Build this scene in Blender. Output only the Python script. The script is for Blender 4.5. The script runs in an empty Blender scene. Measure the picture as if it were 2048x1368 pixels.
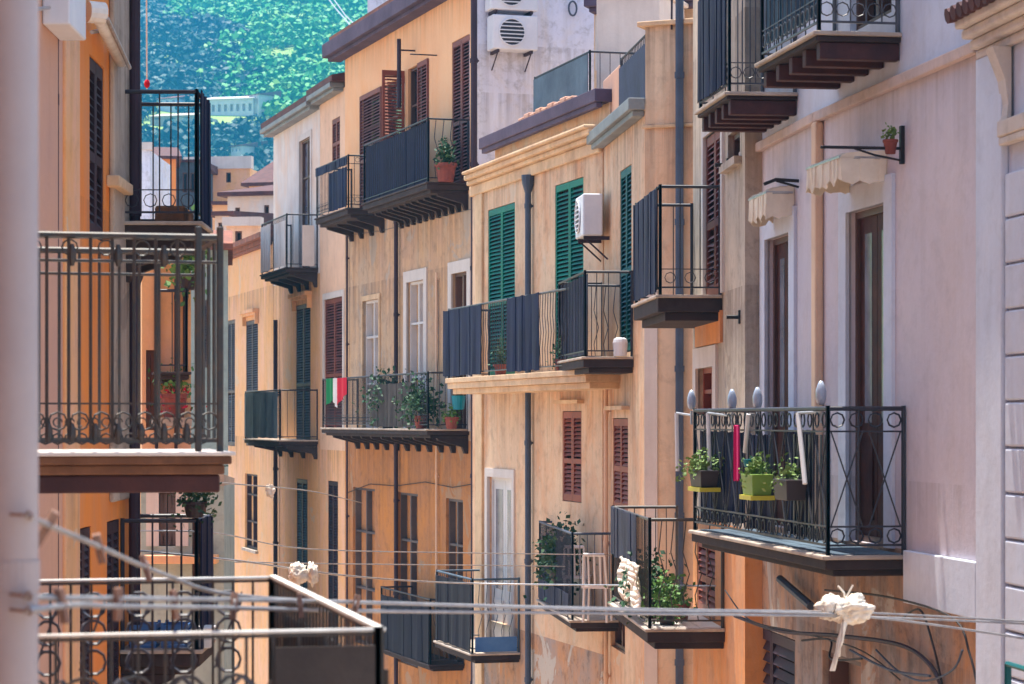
import bpy, bmesh, math, random
from mathutils import Vector, Matrix, noise
random.seed(7)
R = math.radians
SC = bpy.context.scene
COL = SC.collection
F, CX, HOR, CAMZ = 4836.0, 1024.0, 840.0, 7.0      # focal length (photo px), centre column, horizon row, eye height

# ---------------------------------------------------------------- materials
def lin(r, g, b):
    f = lambda c: (c/255/12.92) if c/255 <= .04045 else ((c/255+.055)/1.055)**2.4
    return (f(r), f(g), f(b), 1)
def mat(name, c, c2=None, rough=.85, scale=1.3, streak=0., stain=None, stain_amt=0., bump=.25, fine=25., metallic=0., fine_amt=.12, spec=.3, grime=0., peel=None, peel_at=.6):
    m = bpy.data.materials.new(name); m.use_nodes = True
    nt = m.node_tree; nd = nt.nodes; ln = nt.links
    bs = nd['Principled BSDF']; bs.inputs['Roughness'].default_value = rough; bs.inputs['Metallic'].default_value = metallic
    bs.inputs['Specular IOR Level'].default_value = spec
    tc = nd.new('ShaderNodeTexCoord')
    def nz(sc, det=6, ro=.6, vec=None, dist=0.):
        n = nd.new('ShaderNodeTexNoise'); n.inputs['Scale'].default_value = sc; n.inputs['Detail'].default_value = det
        n.inputs['Roughness'].default_value = ro; n.inputs['Distortion'].default_value = dist
        ln.new(vec if vec else tc.outputs['Object'], n.inputs['Vector']); return n.outputs['Fac']
    def ramp(fac, a, b):
        r_ = nd.new('ShaderNodeMapRange'); r_.inputs['From Min'].default_value = a; r_.inputs['From Max'].default_value = b
        r_.clamp = True; ln.new(fac, r_.inputs['Value']); return r_.outputs['Result']
    def mix(fac, a, b, mode='MIX', amt=1.):
        x = nd.new('ShaderNodeMix'); x.data_type = 'RGBA'; x.blend_type = mode
        if amt != 1.:
            mm = nd.new('ShaderNodeMath'); mm.operation = 'MULTIPLY'; mm.inputs[1].default_value = amt; ln.new(fac, mm.inputs[0]); fac = mm.outputs[0]
        ln.new(fac, x.inputs[0])
        for v, k in ((a, 6), (b, 7)):
            if isinstance(v, tuple): x.inputs[k].default_value = v
            else: ln.new(v, x.inputs[k])
        return x.outputs[2]
    c2 = c2 or tuple(min(1, v*.8) for v in c[:3]) + (1,)
    col = mix(ramp(nz(scale), .36, .66), c, c2)
    if streak or stain:
        mp = nd.new('ShaderNodeMapping'); mp.inputs['Scale'].default_value = (5, 5, .3); ln.new(tc.outputs['Object'], mp.inputs['Vector'])
    if streak:
        sf = ramp(nz(1., 5, .65, mp.outputs[0]), .48, .8)
        col = mix(sf, col, tuple(v*.45 for v in c[:3]) + (1,), amt=streak)
    if stain:
        mp2 = nd.new('ShaderNodeMapping'); mp2.inputs['Scale'].default_value = (1.1, 1.1, .5); mp2.inputs['Location'].default_value = (3.3, 1.7, .9)
        ln.new(tc.outputs['Object'], mp2.inputs['Vector'])
        col = mix(ramp(nz(1., 8, .72, mp2.outputs[0], .6), .46, .62), col, stain, amt=stain_amt)
    if grime:
        col = mix(ramp(nz(4.5, 9, .75, None, .3), .5, .72), col, lin(70, 62, 60), amt=grime)
    if peel:
        pn = nz(.9, 10, .62, None, .8); col = mix(ramp(pn, peel_at, peel_at+.012), col, peel, amt=.85); col = mix(ramp(pn, peel_at-.02, peel_at), col, (0,0,0,1), amt=0.) if False else col
    fn = nz(fine, 4, .7)
    col = mix(fn, col, (0, 0, 0, 1), 'MIX', fine_amt) if fine_amt else col
    ln.new(col, bs.inputs['Base Color'])
    if bump:
        b = nd.new('ShaderNodeBump'); b.inputs['Strength'].default_value = bump; b.inputs['Distance'].default_value = .03
        ln.new(nz(fine*.5, 8, .7), b.inputs['Height']); ln.new(b.outputs[0], bs.inputs['Normal'])
    return m
def leafmat(name, c, c2, sc=3., trans=.25):
    m = mat(name, c, c2, .6, sc, bump=0, fine_amt=.1)
    m.node_tree.nodes['Principled BSDF'].inputs['Transmission Weight'].default_value = 0
    return m
M = {}
M['lilac'] = mat('lilac plaster', lin(214,204,212), lin(202,194,206), scale=.7, streak=.22, bump=.2, stain=lin(206,186,180), stain_amt=.3, grime=.16)
M['bluewhite'] = mat('pale blue white paint', lin(212,218,234), lin(198,206,226), scale=.8, streak=.22, bump=.15, stain=lin(200,196,204), stain_amt=.4, grime=.15)
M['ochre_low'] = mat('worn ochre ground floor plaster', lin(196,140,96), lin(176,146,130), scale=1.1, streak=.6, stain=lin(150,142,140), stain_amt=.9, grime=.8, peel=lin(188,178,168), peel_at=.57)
M['greybeige'] = mat('grey beige plaster', lin(190,174,156), lin(168,156,146), streak=.4, stain=lin(212,196,180), stain_amt=.6, grime=.45, peel=lin(150,138,128), peel_at=.6)
M['orange_b'] = mat('orange plaster by the pipe', lin(226,150,84), lin(206,134,84), streak=.35, stain=lin(196,170,150), stain_amt=.4, grime=.3)
M['peach_c'] = mat('peach plaster', lin(226,200,172), lin(210,186,162), scale=.8, streak=.4, stain=lin(224,160,112), stain_amt=.4, grime=.3)
M['peach_d'] = mat('warm beige plaster', lin(226,194,162), lin(210,180,154), scale=.9, streak=.4, stain=lin(214,142,90), stain_amt=.5, grime=.4, peel=lin(206,188,168), peel_at=.61)
M['cream'] = mat('cream moulding', lin(226,196,160), lin(206,172,140), streak=.4, stain=lin(170,140,110), stain_amt=.4, grime=.35)
M['peach_e'] = mat('apricot plaster', lin(240,190,146), lin(234,178,134), scale=.7, streak=.12, stain=lin(240,160,96), stain_amt=.35)
M['orange_e'] = mat('stained orange brown plaster', lin(208,166,126), lin(192,156,132), scale=.9, streak=.75, stain=lin(192,168,144), stain_amt=.75, grime=.5, peel=lin(176,160,146), peel_at=.58)
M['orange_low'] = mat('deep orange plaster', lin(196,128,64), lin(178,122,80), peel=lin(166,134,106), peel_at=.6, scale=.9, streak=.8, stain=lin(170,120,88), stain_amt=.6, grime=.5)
M['white_f'] = mat('weathered white plaster', lin(226,218,214), lin(210,198,194), streak=.3, stain=lin(236,188,146), stain_amt=.4)
M['peach_n'] = mat('pale peach plaster', lin(236,196,166), lin(224,184,156), streak=.3, grime=.2)
M['orange_g'] = mat('orange plaster', lin(236,176,116), lin(230,184,142), scale=.6, streak=.25, stain=lin(236,184,160), stain_amt=.6, grime=.2, peel=lin(216,186,156), peel_at=.62)
M['orange_l'] = mat('bright orange left plaster', lin(242,150,64), lin(234,140,66), scale=.6, streak=.25, stain=lin(206,150,116), stain_amt=.45, bump=.15)
M['pink_l'] = mat('dusty pink plaster', lin(212,164,138), lin(198,156,140), scale=.8, streak=.2)
M['white_h'] = mat('bluish white gable plaster', lin(234,236,248), lin(216,220,242), scale=.7, streak=.4, stain=lin(226,214,206), stain_amt=.6, grime=.5)
M['palegreen'] = mat('pale green grey plaster', lin(170,186,182), lin(150,166,164), streak=.4, grime=.3)
M['trimwhite'] = mat('off white trim', lin(216,208,204), lin(200,190,186), streak=.3)
M['stone'] = mat('balcony slab stone', lin(190,176,164), lin(160,146,136), scale=2.5, streak=.2, grime=.5, bump=.3)
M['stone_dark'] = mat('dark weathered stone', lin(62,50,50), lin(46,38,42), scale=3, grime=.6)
M['rust_stone'] = mat('rusty stained concrete', lin(150,106,78), lin(116,80,60), scale=3, stain=lin(80,54,44), stain_amt=.6, grime=.5, bump=.4)
M['tile_white'] = mat('glazed white floor tile', lin(230,220,216), lin(214,206,200), rough=.35)
M['joist'] = mat('dark brown joist', lin(82,48,46), lin(58,36,40), scale=4, rough=.7)
M['iron'] = mat('dark navy iron', lin(30,32,50), lin(40,40,52), rough=.5, scale=6, bump=0, spec=.5)
M['iron_grey'] = mat('weathered grey iron', lin(80,82,94), lin(54,50,54), rough=.5, scale=8, bump=0, spec=.5)
M['iron_near'] = mat('old bronze green iron', lin(44,52,58), lin(74,60,52), rough=.5, scale=14, bump=.1, spec=.5)
M['steel'] = mat('galvanised steel', lin(190,190,192), lin(160,160,166), rough=.35, metallic=.6, scale=9, bump=0)
M['barwhite'] = mat('white painted bar', lin(230,228,224), lin(206,200,196), rough=.5, scale=9, bump=.05)
M['panel'] = mat('navy screen cloth', lin(18,28,66), lin(14,20,48), rough=.8, scale=2, streak=.4, bump=.1)
M['panel_deep'] = mat('deep navy sheet', lin(12,16,40), lin(10,12,30), rough=.8, scale=2, streak=.4, bump=.1)
M['panel_teal'] = mat('blue green screen cloth', lin(44,78,100), lin(36,58,82), rough=.8, scale=2, streak=.5, bump=.1)
M['panel_grey'] = mat('grey blue panel', lin(84,104,122), lin(62,78,96), rough=.7, scale=2, streak=.4)
M['panel_slate'] = mat('slate panel', lin(48,54,84), lin(34,38,62), rough=.7, scale=2, streak=.3)
M['net_dark'] = mat('charcoal cover', lin(52,48,50), lin(74,68,66), rough=.9, scale=3, streak=.4)
M['pipe_grey'] = mat('grey blue downpipe', lin(72,84,106), lin(60,70,90), rough=.55, scale=3, bump=.05)
M['pipe_brown'] = mat('brown purple downpipe', lin(62,46,60), lin(50,38,50), rough=.6, scale=3, bump=.05)
M['pipe_cream'] = mat('cream painted pipe', lin(226,192,164), lin(212,178,154), rough=.6, scale=3, bump=.05)
M['pipe_near'] = mat('mauve painted pipe', lin(170,158,160), lin(158,147,151), rough=.5, scale=2, bump=.06, fine=60)
M['eave'] = mat('purple brown eave', lin(90,78,100), lin(74,62,84), rough=.8, scale=2, streak=.3)
M['eave_grey'] = mat('grey zinc gutter', lin(132,138,142), lin(112,116,122), rough=.55, scale=2)
M['string'] = mat('pale moulding', lin(206,184,178), lin(190,172,170), streak=.4, stain=lin(206,176,150), stain_amt=.4, grime=.3)
M['cream_grey'] = mat('pale stone cornice', lin(214,206,200), lin(196,188,188), streak=.4, stain=lin(206,184,160), stain_amt=.4, grime=.3)
M['tile_dark'] = mat('old dark roof tile', lin(96,62,62), lin(74,50,54), scale=4, grime=.5)
M['tile'] = mat('terracotta roof tile', lin(150,92,72), lin(110,74,66), scale=4, grime=.5)
M['sh_green'] = mat('green shutter paint', lin(0,124,100), lin(0,98,90), rough=.55, scale=2, bump=.05)
M['sh_green_dark'] = mat('dark green shutter paint', lin(10,92,92), lin(4,76,84), rough=.55, scale=2, bump=.05)
M['sh_brown'] = mat('brown shutter paint', lin(136,78,68), lin(112,62,58), rough=.6, scale=2, bump=.05)
M['sh_red'] = mat('red brown shutter paint', lin(148,76,56), lin(128,66,52), rough=.6, scale=2, bump=.05)
M['sh_dark'] = mat('dark plum shutter paint', lin(62,44,56), lin(50,34,44), rough=.6, scale=2, bump=.05)
M['sh_grey'] = mat('slate grey shutter paint', lin(98,88,88), lin(78,70,74), rough=.6, scale=2)
M['door_brown'] = mat('brown door wood', lin(84,42,30), lin(58,28,24), rough=.6, scale=5, streak=.5, spec=.15)
M['frame_white'] = mat('white window frame', lin(218,214,216), None, rough=.5, bump=0)
M['frame_brown'] = mat('brown window frame', lin(98,70,62), None, rough=.5, bump=0)
M['glass'] = mat('dark window glass', lin(26,28,38), lin(40,40,52), rough=.12, scale=1.2, bump=0, spec=.6)
M['glass_pale'] = mat('window glass over curtain', lin(128,128,144), lin(84,84,100), rough=.25, scale=3, streak=.6, bump=0, spec=.6)
M['void'] = mat('dark room', lin(40,30,36), lin(30,24,30), rough=.9, bump=0)
M['ac'] = mat('air conditioner white', lin(224,226,234), lin(208,212,224), rough=.45, scale=2, bump=0, streak=.12)
M['ac_dark'] = mat('fan grille dark', lin(58,60,72), None, rough=.6, bump=0)
M['awning'] = mat('cream awning canvas', lin(232,220,204), lin(216,200,180), rough=.9, scale=3)
M['terracotta'] = mat('terracotta', lin(140,74,64), lin(116,62,56), rough=.8, scale=8)
M['plastic_green'] = mat('green plastic', lin(128,160,64), lin(110,142,58), rough=.45, bump=0)
M['plastic_yellow'] = mat('yellow plastic', lin(206,196,64), None, rough=.45, bump=0)
M['plastic_dark'] = mat('dark plastic', lin(62,52,56), None, rough=.5, bump=0)
M['plastic_blue'] = mat('blue plastic', lin(52,98,160), lin(90,132,184), rough=.45, bump=0)
M['plastic_white'] = mat('white plastic', lin(226,224,226), None, rough=.45, bump=0)
M['globe'] = mat('clear bluish plastic', lin(150,164,188), lin(176,186,204), rough=.15, bump=0, spec=.6)
M['turquoise'] = mat('turquoise plastic', lin(20,130,150), None, rough=.4, bump=0)
M['magenta'] = mat('magenta cloth', lin(214,30,110), lin(190,20,100), rough=.9)
M['cloth'] = mat('white cotton', lin(236,230,220), lin(222,206,190), rough=.95, scale=14)
M['wood_peg'] = mat('weathered wooden peg', lin(150,118,104), lin(120,92,84), rough=.8, scale=40)
M['flag_green'] = mat('green cloth', lin(20,120,70), None, rough=.9, bump=0)
M['flag_white'] = mat('white cloth', lin(230,226,226), None, rough=.9, bump=0)
M['flag_red'] = mat('red cloth', lin(200,30,56), None, rough=.9, bump=0)
M['leaf'] = leafmat('leaf', lin(92,132,62), lin(62,104,54))
M['leaf_dark'] = leafmat('dark leaf', lin(56,92,60), lin(40,72,56))
M['leaf_pale'] = leafmat('pale leaf', lin(120,144,78), lin(84,116,62))
M['street'] = mat('pale paving', lin(190,168,146), lin(170,150,132), scale=.6, grime=.2)
M['cable'] = mat('black cable', lin(40,36,42), None, rough=.6, bump=0)

# ---------------------------------------------------------------- object helpers
def tag(o, label=None, cat=None, group=None, kind=None):
    if label: o['label'] = label
    if cat: o['category'] = cat
    if group: o['group'] = group
    if kind: o['kind'] = kind
    return o
def thing(name, label, cat, loc=(0, 0, 0), group=None):
    o = bpy.data.objects.new(name, None); COL.objects.link(o); o.location = loc; o.empty_display_size = .2
    return tag(o, label, cat, group)
def root_loc(p):
    v = Vector((0, 0, 0))
    while p is not None:
        v += p.location; p = p.parent
    return v
class MB:
    def __init__(s): s.v = []; s.f = []
    def quad(s, *ps):
        n = len(s.v); s.v += [Vector(p) for p in ps]; s.f.append(tuple(range(n, n+len(ps))))
    def hexa(s, p):
        n = len(s.v); s.v += [Vector(q) for q in p]
        for f in ((3,2,1,0),(4,5,6,7),(0,1,5,4),(1,2,6,5),(2,3,7,6),(3,0,4,7)): s.f.append(tuple(n+i for i in f))
    def box(s, fr, s0, s1, o0, o1, z0, z1):            # facade coordinates: along, outward, up
        s.hexa([fr.P(s0,o1,z0), fr.P(s1,o1,z0), fr.P(s1,o0,z0), fr.P(s0,o0,z0), fr.P(s0,o1,z1), fr.P(s1,o1,z1), fr.P(s1,o0,z1), fr.P(s0,o0,z1)])
    def tube(s, pts, r, n=6, closed=False, caps=True):
        pts = [Vector(p) for p in pts]; m = len(pts); base = len(s.v); up = None
        for i, p in enumerate(pts):
            a = pts[(i-1) % m] if (closed or i > 0) else p; b = pts[(i+1) % m] if (closed or i < m-1) else p
            d = (b-a).normalized() if (b-a).length > 1e-9 else Vector((0,0,1))
            if up is None: up = Vector((0,0,1)) if abs(d.z) < .9 else Vector((1,0,0))
            x = d.cross(up).normalized(); y = x.cross(d).normalized(); up = y
            rr = r[i] if isinstance(r, (list, tuple)) else r
            for k in range(n):
                a_ = 2*math.pi*(k+.5)/n; s.v.append(p + x*(rr*math.cos(a_)) + y*(rr*math.sin(a_)))
        for i in range(m if closed else m-1):
            for k in range(n):
                j = (i+1) % m
                s.f.append((base+i*n+k, base+i*n+(k+1) % n, base+j*n+(k+1) % n, base+j*n+k))
        if caps and not closed:
            s.f.append(tuple(base+k for k in range(n))); s.f.append(tuple(base+(m-1)*n+k for k in reversed(range(n))))
    def lathe(s, c, prof, n=14):                       # prof: (radius, height)
        base = len(s.v); c = Vector(c)
        for r, h in prof:
            for k in range(n):
                a = 2*math.pi*k/n; s.v.append(c + Vector((r*math.cos(a), r*math.sin(a), h)))
        for i in range(len(prof)-1):
            for k in range(n): s.f.append((base+i*n+k, base+i*n+(k+1) % n, base+(i+1)*n+(k+1) % n, base+(i+1)*n+k))
        s.f.append(tuple(base+k for k in reversed(range(n)))); s.f.append(tuple(base+(len(prof)-1)*n+k for k in range(n)))
    def leaves(s, c, rad, n, size, droop=0.):
        c = Vector(c)
        for _ in range(int(n*3)):
            p = Vector((random.gauss(0, .36), random.gauss(0, .36), random.gauss(0, .36)))
            p = c + Vector((p.x*rad[0], p.y*rad[1], p.z*rad[2] - droop*abs(p.x)))
            a = Vector((random.uniform(-1,1), random.uniform(-1,1), random.uniform(-.6,1))).normalized()
            b = a.cross(Vector((random.uniform(-1,1), random.uniform(-1,1), random.uniform(-1,1)))).normalized()
            l = size*.5*random.uniform(.5, 1.6); w = l*.36
            s.quad(p, p+a*l*.5+b*w, p+a*l, p+a*l*.5-b*w)
    def build(s, name, m, parent=None, smooth=False, bevel=0.):
        off = root_loc(parent) if parent else Vector((0,0,0))
        me = bpy.data.meshes.new(name)
        me.from_pydata([v-off for v in s.v], [], s.f); me.update()
        bm = bmesh.new(); bm.from_mesh(me); bmesh.ops.recalc_face_normals(bm, faces=bm.faces); bm.to_mesh(me); bm.free()
        if smooth:
            me.polygons.foreach_set('use_smooth', [True]*len(me.polygons))
        me.materials.append(M[m] if isinstance(m, str) else m)
        o = bpy.data.objects.new(name, me); COL.objects.link(o)
        if parent: o.parent = parent
        if bevel:
            b = o.modifiers.new('bevel', 'BEVEL'); b.width = bevel; b.segments = 2; b.limit_method = 'ANGLE'
        return o
def solo(name, mb, m, label, cat, loc=None, group=None, smooth=False, bevel=0.):   # a thing that is one mesh, origin at its base
    zs = min(v.z for v in mb.v); cx = sum(v.x for v in mb.v)/len(mb.v); cy = sum(v.y for v in mb.v)/len(mb.v)
    loc = Vector(loc) if loc else Vector((cx, cy, zs))
    mb.v = [v-loc for v in mb.v]
    o = mb.build(name, m, None, smooth, bevel); o.location = loc
    return tag(o, label, cat, group)
def copy_tree(o, parent=None):
    c = o.copy(); COL.objects.link(c); c.parent = parent
    for ch in o.children: copy_tree(ch, c)
    return c
def smooth(P_, n=8):
    out = []
    for i in range(len(P_)-1):
        p0, p1, p2, p3 = P_[max(i-1,0)], P_[i], P_[i+1], P_[min(i+2,len(P_)-1)]
        out += [.5*((2*p1)+(p2-p0)*(k/n)+(2*p0-5*p1+4*p2-p3)*(k/n)**2+(3*p1-p0-3*p2+p3)*(k/n)**3) for k in range(n)]
    return out+[P_[-1]]
def W(px, py, d): return Vector(((px-CX)/F*d, d, CAMZ+(HOR-py)/F*d))

class Fr:      # a facade: vertical plane between two plan points, left to right as seen from the street
    def __init__(s, a, b):
        s.a = Vector((a[0], a[1], 0)); b = Vector((b[0], b[1], 0)); s.L = (b-s.a).length
        s.t = (b-s.a).normalized(); s.n = Vector((s.t.y, -s.t.x, 0))
    def P(s, u, o, z): v = s.a + s.t*u + s.n*o; v.z = z; return v
    def s_at(s, px, o=0.):
        k = (px-CX)/F; q = s.a + s.n*o
        return (k*q.y - q.x)/(s.t.x - k*s.t.y)
    def d_at(s, px, o=0.): return s.P(s.s_at(px, o), o, 0).y
    def z(s, px, py, o=0.): return CAMZ + (HOR-py)/F*s.d_at(px, o)
def plan(px, d): return ((px-CX)/F*d, d)
def FrP(px0, d0, px1, d1): return Fr(plan(px0, d0), plan(px1, d1))
def FrV(px0, px1, vp, pxr, dr): return FrP(px0, dr*(pxr-vp)/(px0-vp), px1, dr*(pxr-vp)/(px1-vp))

def wall(b, fr, s0, s1, z0, z1, m, holes=(), rec=.16, depth=5., name='wall', o=0.):
    mb = MB(); hs = []
    for h in holes:
        a = (max(h[0], s0), min(h[1], s1), max(h[2], z0), min(h[3], z1))
        if a[1]-a[0] > .01 and a[3]-a[2] > .01: hs.append(a)
    xs = sorted({s0, s1, *[h[0] for h in hs], *[h[1] for h in hs]}); zs = sorted({z0, z1, *[h[2] for h in hs], *[h[3] for h in hs]})
    for i in range(len(xs)-1):
        for j in range(len(zs)-1):
            cx, cz = (xs[i]+xs[i+1])/2, (zs[j]+zs[j+1])/2
            if any(h[0] < cx < h[1] and h[2] < cz < h[3] for h in hs): continue
            mb.quad(fr.P(xs[i],o,zs[j]), fr.P(xs[i+1],o,zs[j]), fr.P(xs[i+1],o,zs[j+1]), fr.P(xs[i],o,zs[j+1]))
    for a, c, e, g in hs:
        r = o-rec
        mb.quad(fr.P(a,r,e), fr.P(c,r,e), fr.P(c,r,g), fr.P(a,r,g))
        mb.quad(fr.P(a,o,e), fr.P(a,r,e), fr.P(a,r,g), fr.P(a,o,g)); mb.quad(fr.P(c,o,e), fr.P(c,o,g), fr.P(c,r,g), fr.P(c,r,e))
        mb.quad(fr.P(a,o,g), fr.P(a,r,g), fr.P(c,r,g), fr.P(c,o,g)); mb.quad(fr.P(a,o,e), fr.P(c,o,e), fr.P(c,r,e), fr.P(a,r,e))
    e = -depth
    mb.quad(fr.P(s0,e,z0), fr.P(s0,o,z0), fr.P(s0,o,z1), fr.P(s0,e,z1)); mb.quad(fr.P(s1,o,z0), fr.P(s1,e,z0), fr.P(s1,e,z1), fr.P(s1,o,z1))
    mb.quad(fr.P(s0,o,z1), fr.P(s1,o,z1), fr.P(s1,e,z1), fr.P(s0,e,z1)); mb.quad(fr.P(s1,e,z0), fr.P(s0,e,z0), fr.P(s0,e,z1), fr.P(s1,e,z1))
    return mb.build(name, m, b)

def leaf_panel(mb, p, u, v, w, h, slat=.058, st=.05):      # louvred shutter leaf: p lower corner, u along, v outward
    p = Vector(p); up = Vector((0,0,1))
    def bx(a0, a1, z0, z1, t0=-.018, t1=.018):
        q = lambda a, t, z: p + u*a + v*t + up*z
        mb.hexa([q(a0,t1,z0), q(a1,t1,z0), q(a1,t0,z0), q(a0,t0,z0), q(a0,t1,z1), q(a1,t1,z1), q(a1,t0,z1), q(a0,t0,z1)])
    bx(0, st, 0, h); bx(w-st, w, 0, h); bx(st, w-st, 0, .09); bx(st, w-st, h-.09, h); bx(st, w-st, h*.42, h*.42+.07)
    z = .09
    while z < h-.11:
        if not (h*.42-.04 < z < h*.42+.05):
            a, c = p+u*st, p+u*(w-st)
            j1, j2 = random.gauss(0,.003), random.gauss(0,.003)
            if random.random() < .015: j2 -= .03
            mb.quad(a+up*(z+j1)+v*.02, c+up*(z+j2)+v*.02, c+up*(z+slat*.72+j2)-v*.014, a+up*(z+slat*.72+j1)-v*.014)
        z += slat

def window(b, fr, x0, x1, yt, yb, kind='glass', m=None, m2=None, trim=None, tw=.13, rec=.16, sill=False, hole=True, lintel=None, slat=.058):
    xm = (x0+x1)/2; s0, s1 = fr.s_at(x0), fr.s_at(x1); z1, z0 = fr.z(xm, yt), fr.z(xm, yb)
    z0 = max(z0, .02)
    mb = MB(); fw = .05; r = -rec+.012
    mb.box(fr, s0, s0+fw, r, -.05, z0, z1); mb.box(fr, s1-fw, s1, r, -.05, z0, z1); mb.box(fr, s0+fw, s1-fw, r, -.05, z1-fw, z1); mb.box(fr, s0+fw, s1-fw, r, -.05, z0, z0+fw)
    mid = (s0+s1)/2
    if kind in ('glass', 'curtain'):
        mb.box(fr, mid-.035, mid+.035, r, -.055, z0+fw, z1-fw)
        for f_ in ((.36, .72) if z1-z0 > 1.5 else (.5,)):
            for a_, c_ in ((s0+fw, mid-.035), (mid+.035, s1-fw)): mb.box(fr, a_, c_, r, -.058, z0+(z1-z0)*f_-.02, z0+(z1-z0)*f_+.02)
    wn = mb.build('window', m2 or 'frame_brown', b)
    pm = MB(); pm.box(fr, s0+.004, s1-.004, -rec+.004, -rec+.03, z0+.004, z1-.004)
    pm.build('pane', {'glass':'glass', 'curtain':'glass_pale'}.get(kind, 'void'), wn)
    if kind == 'shut':
        for a, c in ((s0+.004, mid-.004), (mid+.004, s1-.004)):
            lm = MB(); leaf_panel(lm, fr.P(a, -.026, z0+.01), fr.t, fr.n, c-a, z1-z0-.02, slat); lm.build('shutter', m or 'sh_brown', wn)
    if kind == 'door':
        dm = MB(); dm.box(fr, s0+fw, mid-.006, -rec+.032, -.075, z0+fw, z1-fw); dm.box(fr, mid+.006, s1-fw, -rec+.032, -.075, z0+fw, z1-fw)
        for a, c in ((s0+fw, mid), (mid, s1-fw)):
            dm.box(fr, a+.08, c-.08, -.075, -.06, z0+(z1-z0)*.07, z0+(z1-z0)*.3)
        dm.build('door_leaf', m or 'door_brown', wn)
        for a, c in ((s0+fw, mid), (mid, s1-fw)):
            gm = MB(); gm.box(fr, a+.12, c-.12, -.08, -.071, z0+(z1-z0)*.36, z0+(z1-z0)*.93); gm.build('door_glass', 'glass_pale', wn)
    if trim:
        tm = MB(); tm.box(fr, s0-tw, s0, -.02, .028, z0, z1+tw); tm.box(fr, s1, s1+tw, -.02, .028, z0, z1+tw); tm.box(fr, s0, s1, -.02, .028, z1, z1+tw)
        tm.build('surround', trim, wn)
    if lintel:
        tm = MB(); tm.box(fr, s0-.12, s1+.12, .001, .1, z1+.1, z1+.15)
        if lintel != 'cream':
            tm = MB(); tm.box(fr, s0-.16, s1+.16, .001, .16, z1+.16, z1+.24); tm.box(fr, s0-.12, s1+.12, .001, .1, z1+.1, z1+.16); tm.box(fr, s0-.1, s0-.01, .001, .09, z1-.12, z1+.1); tm.box(fr, s1+.01, s1+.1, .001, .09, z1-.12, z1+.1)
        tm.build('lintel', lintel, wn)
    if sill:
        sm = MB(); sm.box(fr, s0-.1, s1+.1, -.04, .07, z0-.07, z0); sm.build('sill', 'stone', wn)
    if hole: return (s0, s1, z0, z1)

def ring(c, u, v, r, n=12, a0=0., a1=2*math.pi): return [c + u*(r*math.cos(a0+(a1-a0)*k/n)) + v*(r*math.sin(a0+(a1-a0)*k/n)) for k in range(n+1)]

def rail_side(mb, p, q, h, style, gap=.12, r=.007, tr=.016):      # railing between two floor points
    p, q = Vector(p), Vector(q); L = (q-p).length; u = (q-p).normalized(); up = Vector((0,0,1))
    mb.tube([p+up*h, q+up*h], tr, 6); mb.tube([p+up*.07, q+up*.07], .011, 4)
    for e in (p, q): mb.tube([e, e+up*(h+.02)], .016, 6)
    n = max(2, round(L/gap))
    for i in range(1, n):
        c = p+u*(L*i/n)
        if style == 'wavy': mb.tube([c+up*.07+u*0, c+up*h*.3+u*.03, c+up*h*.5-u*.03, c+up*h*.7+u*.03, c+up*h], r, 4)
        elif style == 'cross':
            if i % 3 == 0: mb.tube([c+up*.07, c+up*h], r*1.2, 4)
        else: mb.tube([c+up*.07, c+up*h], r, 4)
    if style in ('scroll', 'ornate'):
        for i in range(n):
            c = p+u*(L*(i+.5)/n)+up*.16; rr = min(.05, L/n*.42)
            mb.tube(ring(c, u, up, rr, 8)[:-1], .005, 4, closed=True)
        mb.tube([p+up*.24, q+up*.24], .006, 4)
    if style == 'ornate':
        mb.tube([p+up*(h-.15), q+up*(h-.15)], .008, 4)
        for i in range(0, n, 2):
            c = p+u*(L*(i+.5)/n)+up*(h-.075); mb.tube(ring(c, u, up, .045, 8)[:-1], .005, 4, closed=True)
    if style == 'cross':
        mb.tube([p+up*(h-.16), q+up*(h-.16)], .009, 4); mb.tube([p+up*.2, q+up*.2], .009, 4)
        k = max(1, round(L/.36))
        for i in range(k):
            a, c = p+u*(L*(i+.08)/k), p+u*(L*(i+.92)/k)
            mb.tube([a+up*.2, c+up*(h-.16)], .007, 4); mb.tube([c+up*.2, a+up*(h-.16)], .007, 4)
        for i in range(2*k):
            c = p+u*(L*(i+.5)/(2*k))
            for z in (.135, h-.08): mb.tube(ring(c+up*z, u, up, .05, 8)[:-1], .007, 4, closed=True)

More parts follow.
